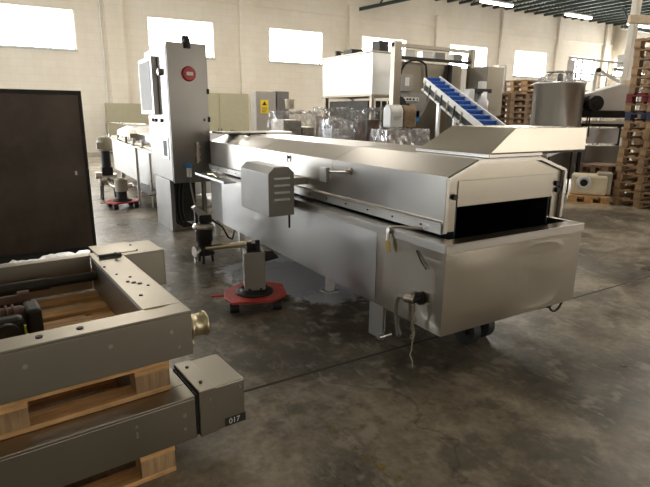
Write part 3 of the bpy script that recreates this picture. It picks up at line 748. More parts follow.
# ------------------------------------------------------------ control cabinet
def cabinet():
    r = thing('control_cabinet', 'tall stainless control cabinet with a screen on its side and a red round button', 'control cabinet', (1.66, 6.3, 0))
    W_, D_ = .47, 1.12; z0, z1 = .665, 2.28
    s = MB(); s.box(0.012, W_, .012, D_, z0, z1); s.build('cabinet_body', 'steel_cab', r, .008)
    s = MB(); s.box(-.004, W_ + .004, -.012, .010, z0 - .01, z1 + .012); dr = s.build('cabinet_door', 'steel_cab', r, .006)
    s = MB(); s.box(-.006, .006, .03, D_ - .02, z0 + .01, z1 - .02); s.build('side_door', 'steel_cab', r, .004)
    # red round button with white label
    s = MB(); s.cyl((.245, -.012, 1.945), (.245, -.05, 1.945), .088, .075, n=28); s.cyl((.245, -.05, 1.945), (.245, -.058, 1.945), .06, n=24); k = s.build('red_button', 'redknob', r, .004)
    s = MB(); s.box(.205, .285, -.062, -.058, 1.925, 1.965); s.build('button_label', 'white', k)
    # black beacon on top
    s = MB(); s.cyl((.24, .03, z1 + .012), (.24, .03, z1 + .09), .045, n=20).cyl((.24, -.02, z1 - .05), (.24, -.02, z1 + .05), .04, n=16); s.build('beacon', 'black', r, .004)
    # hinges
    for z in (1.75, 1.42):
        s = MB(); s.cyl((W_ + .0, -.02, z - .03), (W_ + .0, -.02, z + .03), .014, n=10); s.build('hinge', 'dark', r)
    s = MB(); s.box(.40, .42, -.02, -.012, 1.40, 1.43); s.build('door_catch', 'dark', r)
    # valve/regulator and filter on the door
    s = MB(); s.cyl((.30, -.04, .93), (.30, -.04, 1.15), .022, n=12).box(.275, .325, -.06, -.012, .98, 1.02).cyl((.30, -.06, 1.10), (.30, -.09, 1.10), .02, n=10).cyl((.28, -.05, .9), (.32, -.05, .94), .015, n=8); s.build('pressure_regulator', 'pipe', r)
    s = MB(); s.cyl((.175, -.045, .73), (.175, -.045, .84), .03, n=14); s.build('air_filter', 'white', r)
    s = MB(); s.cyl((.175, -.045, .84), (.175, -.045, .895), .032, n=14).box(.12, .18, -.06, -.012, .85, .885); s.build('filter_cap', 'bluecap', r)
    s = MB(); s.tube([(.175, -.045, .73), (.19, -.05, .6), (.21, -.06, .45), (.22, -.12, .32), (.18, -.2, .22)], .010, 8); s.build('air_hose', 'hose', r)
    # nameplate on the side
    s = MB(); s.box(-.014, -.006, .13, .42, 1.06 - .13, 1.26 - .06); fr = s.build('latch_plate', 'pipe', r, .003)
    s = MB(); s.box(-.017, -.014, .19, .36, .97, 1.16); s.build('latch_recess', 'black', fr)
    # screen
    s = MB(); s.box(-.075, -.006, .46, 1.18, 1.47, 2.165); sc = s.build('operator_panel', 'steel_side', r, .008)
    s = MB(); s.box(-.080, -.0755, .53, 1.13, 1.52, 2.12); s.build('screen', paint('pale_screen', (.62, .66, .70), .15, 0, .04), sc)
    s = MB(); s.cyl((-.006, .26, 1.97), (-.05, .26, 1.97), .04, n=18).box(-.055, -.035, .22, .30, 1.96, 1.98); s.build('rotary_knob', 'pipe', r)
    for y, m_ in ((.66, 'black'), (.82, 'redknob'), (.36, 'black')):
        s = MB(); s.cyl((-.006, y, 1.40), (-.03, y, 1.40), .022, n=12); s.build('push_button', m_, r)
    # stand
    s = MB(); s.box(-.0, .012, .22, 1.0, 0, .664).box(.012, .05, .22, .226, 0, .664); s.build('stand_panel', 'steel_cab', r, .003)
    s = MB(); s.box(.42, .47, .22, .27, 0, .664).box(.42, .47, .95, 1.0, 0, .664); s.build('stand_post', 'steel_cab', r, .003)
    s = MB(); s.box(.013, .469, .70, .712, .02, .66); s.build('back_plate', 'dark', r)
    for k in range(3):
        x = .12 + .05 * k
        s = MB(); s.tube([(x, .4, .66), (x - .04, .36, .45), (x - .06, .32, .25), (x - .03, .3, .1), (x + .05, .3, .05), (x + .12, .35, .04)], .018, 8); s.build('cable', 'black', r)
cabinet()

# ------------------------------------------------------------ wall lockers and cabinets
def locker(label, loc, rz, w, d, h, mat, doors, cat='cupboard', name='metal_cupboard', z0=.05):
    r = thing(name, label, cat, loc, rz)
    s = MB(); s.box(0, w, .015, d, z0, h); s.build('body', mat, r, .005)
    for i in range(doors):
        s = MB(); s.box(w * i / doors + .012, w * (i + 1) / doors - .012, 0, .014, z0 + .03, h - .03); dd = s.build('door', mat, r, .004)
        s = MB(); xx = w * (i + 1) / doors - .06 if i == 0 else w * i / doors + .06
        s.box(xx - .012, xx + .012, -.02, -.0, h * .30, h * .40); s.build('handle', 'dark', dd)
    for x in (.02, w - .08):
        s = MB(); s.box(x, x + .06, .02, d - .02, 0, z0); s.build('foot', 'dark', r)
    return r
def wp(u, o, z=0): p = W0 + wu * u - wn * o; return (p.x, p.y, z)
locker('wide beige metal cupboard with two doors against the back wall, right of the control cabinet', wp(6.05, .95), WA, 2.45, .5, 2.25, 'beige', 2)
locker('low beige metal cupboard against the back wall, left of the control cabinet', wp(3.15, .85), WA, 1.5, .5, 1.80, 'beige', 1)
l = locker('tall grey metal locker with a yellow warning sticker on its door', (7.03, 16, 0), 0, .72, .4, 2.2, 'locker', 1, 'locker', 'metal_locker')
s = MB(); s.box(.16, .44, -.006, -.001, 1.50, 1.93); st = s.build('warning_sticker', 'yellow', l)
s = MB(); s.prism([(.22, 1.76), (.38, 1.76), (.30, 1.89)], 1, -.010, -.007); s.box(.2, .4, -.009, -.007, 1.66, 1.68).box(.2, .4, -.009, -.007, 1.60, 1.62).box(.2, .36, -.009, -.007, 1.54, 1.56); s.build('sticker_print', 'dark', st)
locker('dark grey metal locker standing right beside the locker with the yellow sticker', (7.79, 16.0, 0), 0, .46, .4, 2.22, 'lockerdark', 1, 'locker', 'metal_locker')

# ------------------------------------------------------------ shrink-wrapped goods
def lump(bm_box, amp, seed, cuts=10, taper=0.):
    """a crumpled closed shell over a box"""
    x0, x1, y0, y1, z0, z1 = bm_box
    bm = bmesh.new(); bmesh.ops.create_cube(bm, size=1)
    bmesh.ops.subdivide_edges(bm, edges=bm.edges[:], cuts=cuts, use_grid_fill=True)
    rnd = random.Random(seed); ph = [rnd.uniform(0, 6.28) for _ in range(9)]; fr = [rnd.uniform(3, 9) for _ in range(9)]
    for v in bm.verts:
        x, y, z = v.co; k = 1 - taper * (z + .5)
        px, py, pz = x0 + (x * k + .5) * (x1 - x0), y0 + (y * k + .5) * (y1 - y0), z0 + (z + .5) * (z1 - z0)
        d = sum(math.sin(fr[i] * (px, py, pz)[i % 3] + ph[i] + 2.1 * (px, py, pz)[(i + 1) % 3] * fr[(i + 4) % 9] * .4) for i in range(9)) / 9
        if z < -.49: continue_z = pz
        n = v.co.normalized(); top = 1 if z > -.45 else 0
        v.co = (px + n.x * amp * (d + rnd.uniform(-.35, .35)), py + n.y * amp * (d + rnd.uniform(-.35, .35)), pz + top * max(0, n.z + .3) * amp * 1.5 * (d + rnd.uniform(-.4, .4)))
    return bm
def bm_obj(bm, name, mat, parent=None, smooth=False):
    me = bpy.data.meshes.new(name); bm.to_mesh(me); bm.free()
    for p in me.polygons: p.use_smooth = smooth
    me.materials.append(M[mat]); o = bpy.data.objects.new(name, me); COL.objects.link(o)
    if parent: o.parent = parent
    return o
def wrapped(label, loc, rz, w, d, h, core, film, seed, base=.25, taper=.16, amp=.07):
    r = thing('wrapped_crate', label, 'wrapped goods', loc, rz, 'plastic wrapped goods behind the machine')
    s = MB(); s.box(.06, w - .06, .06, d - .06, base, h * .62).box(.1, w * .55, .12, d - .12, h * .62, h * .9).box(w * .58, w - .1, .14, d - .2, h * .62, h * .8)
    s.build('contents', core, r, .02)
    for x, y in ((.05, .05), (w - .15, .05), (.05, d - .15), (w - .15, d - .15)):
        s = MB(); s.box(x, x + .1, y, y + .1, 0, base); s.build('leg', 'steel_dull', r)
    bm_obj(lump((0, w, 0, d, base + .01, h), amp, seed, 11, taper), 'plastic_film', film, r)
    return r
wrapped('shiny plastic wrapped metal crate right of the grey lockers', (4.98, 10.0, 0), 0, .98, .9, 1.52, 'machine', 'film', 11)
wrapped('plastic wrapped bundle with brown contents, left of the big dark wrapped crate', (6.1, 10.0, 0), 0, .85, .8, 1.62, 'sack', 'film', 12)
wrapped('big dark plastic wrapped crate left of the white and brown sacks', (5.9, 8.2, 0), 0, .75, .7, 1.56, 'rust', 'film', 13, .25, .12, .08)
wrapped('silvery wrapped bundle in white film, left of the big dark wrapped crate', (5.15, 8.3, 0), 0, .62, .6, 1.36, 'blank', 'filmwhite', 14, .2, .25)
wrapped('plastic wrapped pallet load under the white and brown sacks', (5.32, 6.85, 0), 0, 1.0, .5, 1.25, 'sack', 'filmwhite', 15, .2, .08, .03)
def bag(name, label, loc, mat, seed):
    r = thing(name, label, 'sack', loc, 0)
    bm = lump((0, .26, 0, .20, 0, .35), .007, seed, 8, -.02)
    for v in bm.verts:
        k = v.co.z / .35
        if k > .8: v.co.y = .10 + (v.co.y - .10) * (1 - (k - .8) * 3.2); v.co.z += .02 * abs(v.co.x - .145) / .145
    bm_obj(bm, 'bag', mat, r, True)
    s = MB(); s.box(.005, .255, .095, .105, .355, .375); s.build('seam', mat, r)
    if mat == 'white':
        s = MB()
        for i in range(4): s.box(.05, .22 - .02 * i, -.019, -.016, .18 - .02 * i, .188 - .02 * i)
        s.build('printed_lines', 'guard', r)
bag('sack', 'white filled sack standing on the wrapped pallet load', (5.53, 7.0, 1.29), 'white', 3)
bag('sack', 'brown filled sack standing right of the white sack', (5.82, 7.0, 1.29), 'sack', 4)
# small cream bucket on the crate
s = MB(); s.lathe([(0, 0), (.09, 0), (.11, .2), (.115, .21), (.10, .2), (.08, .02), (0, .02)], (0, 0, 0), 20); o = s.build('bucket', 'offwhite'); o.location = (5.40, 10.45, 1.60)
tag(o, 'small cream plastic bucket on top of the shiny wrapped crate', 'bucket')

# ------------------------------------------------------------ steel tank box
def tank_box():
    r = thing('steel_hopper_tank', 'large rectangular stainless tank raised on legs, below the back wall windows', 'tank', (8.04, 11, 0))
    s = MB(); s.box(0, 1.05, 0, 2.45, 2.0, 3.02); s.build('tank_body', 'drumsteel', r, .01)
    for i in range(2):
        s = MB(); s.box(-.004, 0, .8 + i * .8, .81 + i * .8, 2.02, 3.0); s.build('seam', 'steel_side', r)
    s = MB(); s.box(-.04, 1.09, -.04, 2.49, 1.95, 2.0).box(-.03, 1.08, -.03, 2.48, 3.02, 3.06); s.build('rim', 'machine', r, .005)
    for x, y in ((.02, .02), (.93, .02), (.02, 2.3), (.93, 2.3)):
        s = MB(); s.box(x, x + .1, y, y + .1, 0, 1.95); s.build('leg', 'machine', r)
    s = MB(); s.box(.02, 1.03, .02, 2.4, .3, .38).box(.1, .95, .3, 2.2, .9, 1.85); s.build('lower_frame', 'dark', r)
    for i in range(5):
        s = MB(); s.cyl((.2 * i + .1, -.02, .4), (.2 * i + .1, -.02, 1.9), .018, n=8); s.build('guard_bar', 'pipe', r)
    s = MB(); s.cyl((-.02, -.03, 1.6), (1.05, -.03, 1.6), .018, n=8); s.build('guard_bar', 'pipe', r)
    s = MB(); s.box(.1, .5, 1.1, 1.5, 3.06, 3.2); s.cyl((.3, 2.1, 3.06), (.3, 2.1, 3.24), .09, n=14); s.tube([(.3, 2.1, 3.2), (.3, 1.5, 3.16)], .02, 6); s.build('lid_fittings', 'dark', r)
    s = MB(); s.box(.35, .65, .2, .55, 3.06, 3.34); s.build('motor_box', 'dark', r, .01)
tank_box()

# ------------------------------------------------------------ gantry machine
def gantry():
    r = thing('packing_machine', 'tall steel packing machine in an open portal frame with a black hose arc', 'machine', (7.15, 9, 0))
    for x in (.0, 2.28):
        s = MB(); s.box(x, x + .19 if x == 0 else x + .12, 0, .14, 0, 3.0); s.build('portal_post', 'machine', r, .006)
    s = MB(); s.box(.0, 2.42, .02, .14, 2.90, 2.97); s.build('top_beam', 'machine', r)
    s = MB(); s.box(.19, 2.28, .04, .12, 2.66, 2.72); s.build('cross_beam', 'dark', r)
    for x in (.45, .95, 1.35, 1.9):
        s = MB(); s.box(x, x + .28, .2, .4, 2.70, 2.88); s.build('feeder_box', 'steel_side' if x < 1.2 else 'guard', r, .01)
    s = MB(); s.box(.2, 2.27, .295, .30, .42, 2.64); s.build('back_panel', 'machine', r)
    s = MB(); s.box(.62, 1.35, .305, .8, .4, 2.62); s.build('machine_body', 'machine', r, .01)
    s = MB(); s.box(1.38, 1.85, .305, .8, .4, 2.62); s.build('machine_body', 'machine', r, .01)
    s = MB(); s.box(1.90, 2.5, .305, .9, .4, 2.60); s.build('machine_body', 'steel_dull', r, .01)
    s = MB(); s.box(.4, 2.5, .3, .9, 0, .4); s.build('plinth', 'dark', r)
    s = MB(); s.box(.34, .66, .16, .29, 2.0, 2.36); e = s.build('electrical_box', 'guard', r, .008)
    s = MB(); s.box(.44, .56, .152, .159, 2.12, 2.30); s.build('box_label', 'white', e)
    pts = [(.36, .22, 2.36)] + [(.78 - .42 * math.cos(t), .22, 2.36 + .32 * math.sin(t)) for t in [PI * i / 12 for i in range(1, 10)]] + [(1.16, .22, 2.1), (1.15, .22, 1.8)]
    s = MB(); s.tube(pts, .024, 8); s.build('hose', 'black', r)
    s = MB(); s.tube([(1.82, .22, 2.64), (1.82, .22, 2.1)], .06, 10); s.build('duct', 'black', r)
    s = MB(); s.prism([(.35, 1.98), (1.3, 1.98), (1.0, 1.45), (.5, 1.45)], 1, .2, .29); s.build('chute', 'guard', r)
    s = MB(); s.box(.42, .88, .180, .195, 1.80, 1.88); pl = s.build('sign_plate', 'white', r)
    s = MB(); s.box(.52, .58, .176, .179, 1.82, 1.86).box(.60, .66, .176, .179, 1.82, 1.86).box(.70, .76, .176, .179, 1.82, 1.86).box(.82, .85, .176, .179, 1.82, 1.86); s.build('sign_print', 'dark', pl)
    s = MB(); s.box(.2, .6, .15, .29, 1.1, 1.75); s.build('drive_housing', 'dark', r, .01)
    s = MB(); s.cyl((.3, .12, 1.72), (.3, .2, 1.72), .17, n=20); s.build('hand_wheel', 'black', r)
    s = MB(); s.box(.65, .95, .2, .29, 1.35, 1.6); s.build('blue_tank', 'bluecap', r, .01)
gantry()
def gantry2():
    r = thing('filling_machine', 'grey white dosing column with a black collar, behind the blue belt conveyor', 'machine', (8.55, 8.0, 0))
    s = MB(); s.box(.0, .9, .15, .8, 0, 1.5); s.build('base', 'machine', r, .01)
    s = MB(); s.prism([(-.25, 1.5), (.10, 1.5), (.10, 2.05), (-.02, 2.05)], 1, .1, .3); s.build('sloped_cover', 'blank', r, .01)
    s = MB(); s.lathe([(0, 0), (.16, 0), (.16, .3), (.12, .36), (.12, .5), (0, .5)], (.42, .2, 1.5), 20); s.build('column', 'blank', r)
    s = MB(); s.box(.12, .62, .1, .3, 1.98, 2.06); s.build('collar', 'black', r)
    s = MB(); s.box(.33, .47, .12, .24, 2.06, 2.22); s.build('cap', 'white', r)
    s = MB(); s.box(.62, 1.15, .25, .8, 1.5, 2.55); s.build('side_cabinet', 'machine', r, .01)
gantry2()
def mast():
    r = thing('lamp_mast', 'steel mast with a horizontal arm, left of the low pallet stack', 'mast', (11.2, 9.72, 0))
    s = MB(); s.box(0, .24, 0, .2, 0, 2.78); s.build('column', 'steel_side', r, .01)
    s = MB(); s.box(.24, .32, .02, .2, 0, 2.80); s.build('side_rail', 'guard', r)
    s = MB(); s.box(-.85, .0, .06, .12, 2.66, 2.72); s.build('arm', 'white', r)
mast()

# ------------------------------------------------------------ blue belt conveyor
def belt_conveyor():
    a = Vector((7.05, 7.93, 2.19)); b = Vector((5.71, 4.91, 1.215))
    d = (b - a).normalized(); w = Vector((.92, -.39, 0)); w = (w - d * w.dot(d)).normalized(); n = w.cross(d).normalized()
    if n.z < 0: n = -n
    r = thing('belt_conveyor', 'inclined conveyor with a blue cleated belt and white side rails, in the background', 'conveyor', (7.6, 7.1, 0))
    o = Vector((7.6, 7.1, 0)); W_ = .31; Lh = (b - a) / 2; c = (a + b) / 2 - o
    def ob(name, mat, cc, ax, ay, az, bev=0):
        s = MB(); s.obox(cc, ax, ay, az); return s.build(name, mat, r, bev)
    ob('belt', 'blue', c + w * (W_ / 2) - n * .03, Lh, w * (W_ / 2 - .02), n * .012)
    L = (b - a).length; k = int(L / .27)
    for i in range(k):
        ob('cleat', 'blue', a - o + d * (.1 + i * .27) + w * (W_ / 2) + n * .005, d * .008, w * (W_ / 2 - .02), n * .03)
    ob('side_rail', 'white', c - n * .03, Lh, w * .012, n * .05, .003)
    ob('side_rail', 'white', c + w * W_ - n * .0, Lh, w * .012, n * .05, .003)
    ob('return_guard', 'inside', c + w * .03 - n * .15, Lh * .97, w * .02, n * .05)
    ob('lower_rail', 'white', c - w * .01 - n * .21, Lh, w * .012, n * .02)
    for i in range(7):
        ob('rail_bracket', 'dark' if i % 2 else 'pipe', a - o + d * (.15 + i * .34) - w * .02 - n * .12, d * .015, w * .012, n * .10)
    s = MB(); s.cyl(a - o - n * .04, a - o + w * W_ - n * .04, .05, n=16); s.build('head_roller', 'pipe', r)
    for t, ww in ((.3, 0), (.3, W_), (.72, 0), (.72, W_)):
        p = a + (b - a) * t + w * ww - n * .2 - o
        s = MB(); s.box(p.x - .025, p.x + .025, p.y - .025, p.y + .025, 0, p.z); s.build('leg', 'steel_side', r)
belt_conveyor()

# ------------------------------------------------------------ background pallets
small = []
base = pallet('grey weathered pallet, bottom of the low stack behind the machine', (13.7, 12.0, 0), 0, 1.2, .8, 5, 'wood2', 'pallets in the low stack behind the machine', False)
labs = ['grey weathered pallet near the %s of the low stack behind the machine' % t for t in ('foot', 'lower part', 'lower middle', 'middle')]
def stack(base, x, y, n, rz, labelf, jit=.02, z=0):
    rr = random.Random(int(x * 10))
    for i in range(n):
        a, b2 = rr.uniform(-jit, jit), rr.uniform(-jit, jit)
        lab = labelf(i, n)
        if i == 0 and base is not None and not base.get('_used'):
            base.location = (x + a, y + b2, z); base.rotation_euler = (0, 0, rz); base['label'] = lab; base['_used'] = 1; continue
        dup(base, (x + a, y + b2, z + i * .1445), rz + rr.uniform(-jit, jit) * .5, lab)
ordn = ['bottom', 'second from the bottom', 'third from the bottom', 'fourth from the bottom', 'fifth from the bottom', 'sixth from the bottom', 'seventh from the bottom', 'eighth from the bottom', 'ninth from the bottom', 'tenth from the bottom', 'eleventh from the bottom', 'twelfth from the bottom', 'thirteenth from the bottom', 'fourteenth from the bottom', 'fifteenth from the bottom', 'sixteenth from the bottom', 'seventeenth from the bottom', 'eighteenth from the bottom', 'nineteenth from the bottom']
stack(base, 10.2, 8.4, 14, 0, lambda i, n: 'weathered pallet in the left low stack behind the duct, %s' % (ordn[i] if i < n - 1 else 'topmost'))
base2 = pallet('x', (0, 0, 0), 0, 1.2, .8, 5, 'wood3', 'pallets in the orange brown stack behind the steel drum', False)
stack(base2, 12.1, 9.6, 17, 0, lambda i, n: 'orange brown pallet in the stack left of the steel drum, %s' % (ordn[i] if i < n - 1 else 'topmost'))
base3 = pallet('x', (0, 0, 0), 0, 1.2, .8, 5, 'wood3', 'pallets in the tall stack at the right edge', False)
def tall_label(i, n): return 'wooden pallet in the tall stack at the right edge, %s' % (ordn[i] if i < n - 1 else 'topmost')
stack(base3, 9.02, 4.22, 19, math.radians(2), tall_label, .025)
base5 = pallet('x', (0, 0, 0), 0, 1.2, .8, 5, 'wood2', 'pallets in the second tall stack behind the first', False)
stack(base5, 10.36, 4.74, 19, math.radians(-1), lambda i, n: 'dark old pallet in the rear tall stack at the right edge, %s' % (ordn[i] if i < n - 1 else 'topmost'), .02)
# a red and a blue pallet within the tall stack
k = 0
for o in list(COL.objects):
    if o.name.startswith('wooden_pallet') and o.get('label', '').startswith('wooden pallet in the tall stack'):
        if 'thirteenth' in o['label'] or 'eleventh' in o['label']:
            red = 'thirteenth' in o['label']
            mm = M['_rp'] if False else paint('red_stain' if red else 'blue_stain', (.22, .03, .035) if red else (.05, .06, .10), .7, 0, .2)
            o['label'] = ('dark red' if red else 'dark blue') + ' painted pallet in the tall stack at the right edge'
            for ch in [q for q in COL.objects if q.parent == o]:
                ch.data = ch.data.copy(); ch.data.materials.clear(); ch.data.materials.append(mm)
for o in COL.objects:
    if '_used' in o: del o['_used']
base4 = pallet('dark weathered pallet, left of the tall right-hand stack', (9.72, 5.6, 0), math.radians(4), .8, .6, 4, 'wood2', 'pallets in the short dark stack', False)
stack(base4, 9.72, 5.58, 4, math.radians(3), lambda i, n: 'dark weathered small pallet behind the tall right-hand stack, %s' % (ordn[i] if i < n - 1 else 'topmost'))

# cream drum casting on its pallet
def cream():
    c0 = (8.44, 5.50, 0); rz = math.atan2(-.83, .56)
    pallet('small pallet on the floor carrying the cream plastic casting', c0, rz, .66, .5, 4, 'wood', None, False)
    r = thing('plastic_casting', 'cream plastic casting with a round flanged hole, on a small pallet', 'machine part', (c0[0], c0[1], .146), rz)
    s = MB(); s.box(.02, .60, .05, .42, 0, .36); s.build('casting_body', 'offwhite', r, .05)
    s = MB(); s.box(.42, .66, .08, .40, .02, .40); s.build('side_block', 'motorbeige', r, .02)
    s = MB(); s.lathe([(.05, .0), (.11, .0), (.12, -.02), (.12, -.05), (.065, -.05), (.06, -.0)], (.22, .05, .22), 28, 1); f = s.build('flange', 'white', r)
    s = MB(); s.cyl((.22, .045, .22), (.22, -.0, .22), .06, n=24); s.build('bore', 'dark', f)
cream()

# steel drum with film
def drum():
    r = thing('steel_drum', 'tall cylindrical stainless drum covered with clear film, behind the raised duct', 'drum', (9.75, 6.86, 0))
    R_ = .49
    s = MB(); s.lathe([(0, .25), (R_, .25), (R_, 2.12), (R_ + .015, 2.13), (R_ + .015, 2.16), (0, 2.16)], (0, 0, 0), 48); s.build('drum_body', 'drumsteel', r)
    for t in (0.4, 2.5, 4.6):
        s = MB(); s.cyl((.4 * math.cos(t), .4 * math.sin(t), 0), (.4 * math.cos(t), .4 * math.sin(t), .26), .04, n=10); s.build('leg', 'steel_dull', r)
    bm = bmesh.new(); bmesh.ops.create_cone(bm, cap_ends=True, segments=28, radius1=.5, radius2=.16, depth=.2)
    bmesh.ops.subdivide_edges(bm, edges=bm.edges[:], cuts=3, use_grid_fill=True)
    q = random.Random(2)
    for v in bm.verts: v.co += Vector((q.uniform(-1, 1), q.uniform(-1, 1), q.uniform(-1, 1))) * .018; v.co.z += 2.275
    bm_obj(bm, 'plastic_cover', 'film', r)
    s = MB(); s.box(-.05, .05, -.03, .03, 2.16, 2.34).cyl((-.3, .1, 2.36), (.25, -.1, 2.38), .012, n=8); s.build('lid_handle', 'dark', r)
drum()

# ------------------------------------------------------------ right hand machinery
def slicer():
    r = thing('processing_machine', 'white angular processing machine with a black round motor, left of the tall pallets', 'machine', (10.11, 6.49, -.0), math.radians(-31.3))
    s = MB(); s.box(0, 1.15, 0, .6, 1.48, 1.62); s.build('bed', 'dark', r, .005)
    s = MB(); s.box(0, 1.15, -.02, .0, 1.36, 1.42); s.build('bed_trim', 'white', r)
    s = MB(); s.box(0, 1.15, .02, .58, 1.30, 1.36); s.build('lower_bed', 'dark', r, .005)
    s = MB(); s.prism([(.06, 1.62), (.86, 1.62), (1.02, 1.76), (1.02, 2.0), (.78, 2.16), (.02, 1.94), (.0, 1.80)], 1, .05, .55); s.build('white_hood', 'white', r, .01)
    s = MB(); s.cyl((.15, .05, 1.76), (.15, -.18, 1.76), .165, .15, n=26).cyl((.15, -.18, 1.76), (.15, -.21, 1.76), .07, n=16); s.build('motor', 'black', r, .01)
    s = MB(); s.obox((.24, .2, 2.22), (.03, 0, .0), (0, .02, 0), (0.01, 0, .2)); s.build('lever_post', 'white', r)
    s = MB(); s.obox((.5, .2, 2.32), (.25, 0, -.13), (0, .02, 0), (.012, 0, .025)); s.build('lever_arm', 'white', r)
    s = MB(); s.cyl((.27, .17, 2.42), (.27, .13, 2.42), .045, n=14); s.build('lever_knob', 'dark', r)
    for x in (.0, 1.05):
        for y in (.05, .5):
            s = MB(); s.box(x, x + .06, y, y + .06, 0, 1.30); s.build('leg', 'dark', r)
    s = MB(); s.box(.07, .80, .03, .05, .96, 1.27); s.build('white_panel', 'blank', r)
    s = MB(); s.box(.2, 1.0, .12, .5, .35, .9); s.build('drive_box', 'guard', r, .01)
    for k in range(2):
        s = MB(); s.tube([(.08 + .05 * k, -.03, 1.7), (.07 + .05 * k, -.05, 1.4), (.10 + .04 * k, -.04, 1.1)], .012, 6); s.build('cable', 'black', r)
slicer()
def chute_table():
    r = thing('chute_table', 'tilted grey steel chute on thin legs, behind the cream casting', 'chute', (8.8, 6.28, .1), math.radians(-31))
    s = MB(); s.obox((.35, .2, .78), (.36, 0, .14), (0, .2, 0), (0, 0, .012)); s.build('chute_plate', 'steel_dull', r)
    s = MB(); s.obox((.35, 0, .80), (.36, 0, .14), (0, .008, 0), (0, 0, .035)).obox((.35, .4, .80), (.36, 0, .14), (0, .008, 0), (0, 0, .035)); s.build('chute_side', 'steel_side', r)
    for x, y in ((.05, .02), (.05, .38), (.65, .02), (.65, .38)):
        s = MB(); s.cyl((x, y, -.1), (x, y, .68 + x * .25), .018, n=8); s.build('leg', 'dark', r)
chute_table()

def platform():
    r = thing('steel_platform', 'raised steel platform with handrails behind the steel drum', 'platform', (13.7, 9.4, 0))
    s = MB(); s.box(0, 3.9, 0, 1.4, 2.15, 2.25); s.build('deck', 'guard', r)
    for x in (0, 1.9, 3.84):
        for y in (0, 1.34):
            s = MB(); s.box(x, x + .06, y, y + .06, 0, 2.15); s.build('leg', 'guard', r)
    for x in (0, .35, .6, 1.9, 3.86):
        s = MB(); s.cyl((x + .03, .03, 2.25), (x + .03, .03, 3.1), .025, n=8); s.build('rail_post', 'guard', r)
    s = MB(); s.cyl((0, .03, 3.1), (3.9, .03, 3.1), .03, n=8).cyl((0, .03, 2.7), (3.9, .03, 2.7), .022, n=8); s.build('handrail', 'guard', r)
    s = MB(); s.box(0.05, .33, .05, .1, 2.3, 3.05); s.build('panel', 'guard', r)
platform()
def rack():
    r = thing('storage_rack', 'tall storage rack with a white upright and wooden beams, top right behind the pallets', 'rack', (12.05, 6.8, 0))
    z = 5.0
    for x, y in ((0, 0), (2.6, -1.2), (3.1, -.2)):
        s = MB(); s.box(x, x + .16, y, y + .14, 0, z); s.build('upright', 'post', r, .01)
    for zz in (4.05, 3.56):
        s = MB(); a = Vector((-.25, .0, zz)); b = Vector((2.8, -1.3, zz)); d = (b - a) / 2
        s.obox((a + b) / 2, d, d.cross(Vector((0, 0, 1))).normalized() * .05, Vector((0, 0, .085))); s.build('beam', 'woodpale', r, .01)
    for zz in (2.25, 1.4):
        s = MB(); a = Vector((-.1, .0, zz)); b = Vector((2.8, -1.2, zz)); d = (b - a) / 2
        s.obox((a + b) / 2, d, d.cross(Vector((0, 0, 1))).normalized() * .05, Vector((0, 0, .05))); s.build('beam', 'woodpale', r)
rack()
def far_conveyor():
    r = thing('overhead_conveyor', 'steel overhead conveyor frame with rungs, far right below the ceiling brace', 'conveyor', (17.6, 9.8, 0))
    s = MB(); s.box(0, 3.0, 0, .08, 3.0, 3.1).box(0, 3.0, .6, .68, 3.0, 3.1).box(0, 3.0, 0, .08, 3.5, 3.58); s.build('frame', 'guard', r)
    for i in range(8):
        s = MB(); s.box(.1 + i * .4, .16 + i * .4, 0, .6, 3.1, 3.5); s.build('rung', 'guard', r)
    for x in (.05, 2.85):
        s = MB(); s.box(x, x + .1, 0, .1, 0, 3.0); s.build('leg', 'guard', r)
    s = MB(); s.box(.3, 2.6, .1, .6, 2.2, 2.8); s.build('machine_head', 'steel_dull', r, .02)
far_conveyor()

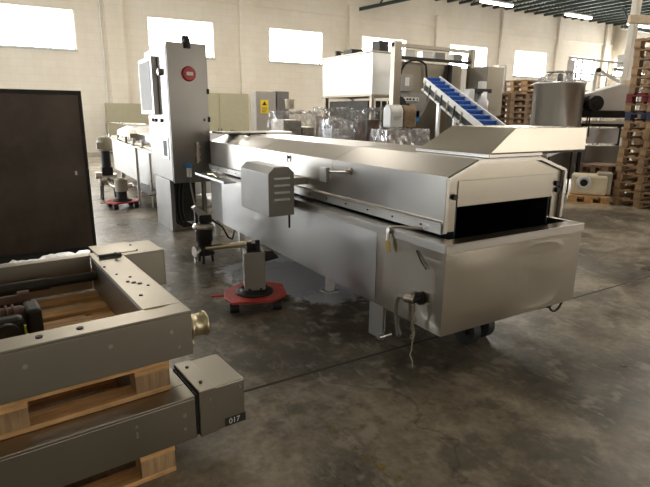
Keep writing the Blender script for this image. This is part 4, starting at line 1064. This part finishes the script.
# yellow paint remnants on the floor
def yellow_paint():
    m, nt, b = new_mat('worn_yellow_line'); v = coords(nt)
    w = noise(nt, v, 16, 6, .7); b.inputs['Base Color'].default_value = (.33, .24, .05, 1); b.inputs['Roughness'].default_value = .7
    nt.links.new(ramp(nt, w, [(.50, 0.), (.62, .8)]), b.inputs['Alpha'])
    s = MB(); s.add([(1.145, 1.95, .002), (1.185, 1.95, .002), (1.26, 1.40, .002), (1.21, 1.40, .002)], [(0, 1, 2, 3)])
    o = s.build('trim_30', m, kind='structure')
yellow_paint()

# ------------------------------------------------------------ light
w = bpy.data.worlds.new('world'); SC.world = w; w.use_nodes = True
bg = w.node_tree.nodes['Background']; bg.inputs['Color'].default_value = (1, .97, .92, 1); bg.inputs['Strength'].default_value = .25
def area(name, loc, target, sx_, sy_, power, col):
    l = bpy.data.lights.new(name, 'AREA'); l.shape = 'RECTANGLE'; l.size = sx_; l.size_y = sy_; l.energy = power; l.color = col
    o = bpy.data.objects.new(name, l); COL.objects.link(o); o.location = loc
    o.rotation_euler = (Vector(target) - Vector(loc)).to_track_quat('-Z', 'Y').to_euler(); return o
area('loading_door_daylight', (-8.2, 12.5, 2.4), (0, 12, 1.0), 8.6, 4.2, 300, (.86, .93, 1))
area('rear_door_daylight', (-8, 22.8, 2.2), (-3, 10, 0), 6.6, 4.2, 1100, (.9, .95, 1))
for x, y, e in ((2, 15, 140), (9, 14.5, 110), (16, 13, 80), (24, 12.5, 90), (14, 5, 80), (8, 6.5, 70), (22, 4, 200), (20, -5, 160)):  # added overhead fill lights, unseen and without fixtures
    area('overhead_fill', (x, y, 6.6), (x, y, 0), 2.6, 1.2, e, (1, .93, .82))
for x, ww, e in ((2.1, 2.2, 25), (9, 3, 70), (16.5, 3, 110), (25.5, 3, 120)):
    area('rear_opening_fill', (x, -11.9, 1.9), (x, 0, 1.2), ww, 3.7, e, (1, .95, .86))  # added fill light set in the made-up rear openings
SC.view_settings.view_transform = 'Standard'; SC.view_settings.look = 'None'; SC.view_settings.gamma = 1
SC.view_settings.use_curve_mapping = False
SC.view_settings.exposure = 1.1
SC.cycles.sample_clamp_indirect = 4
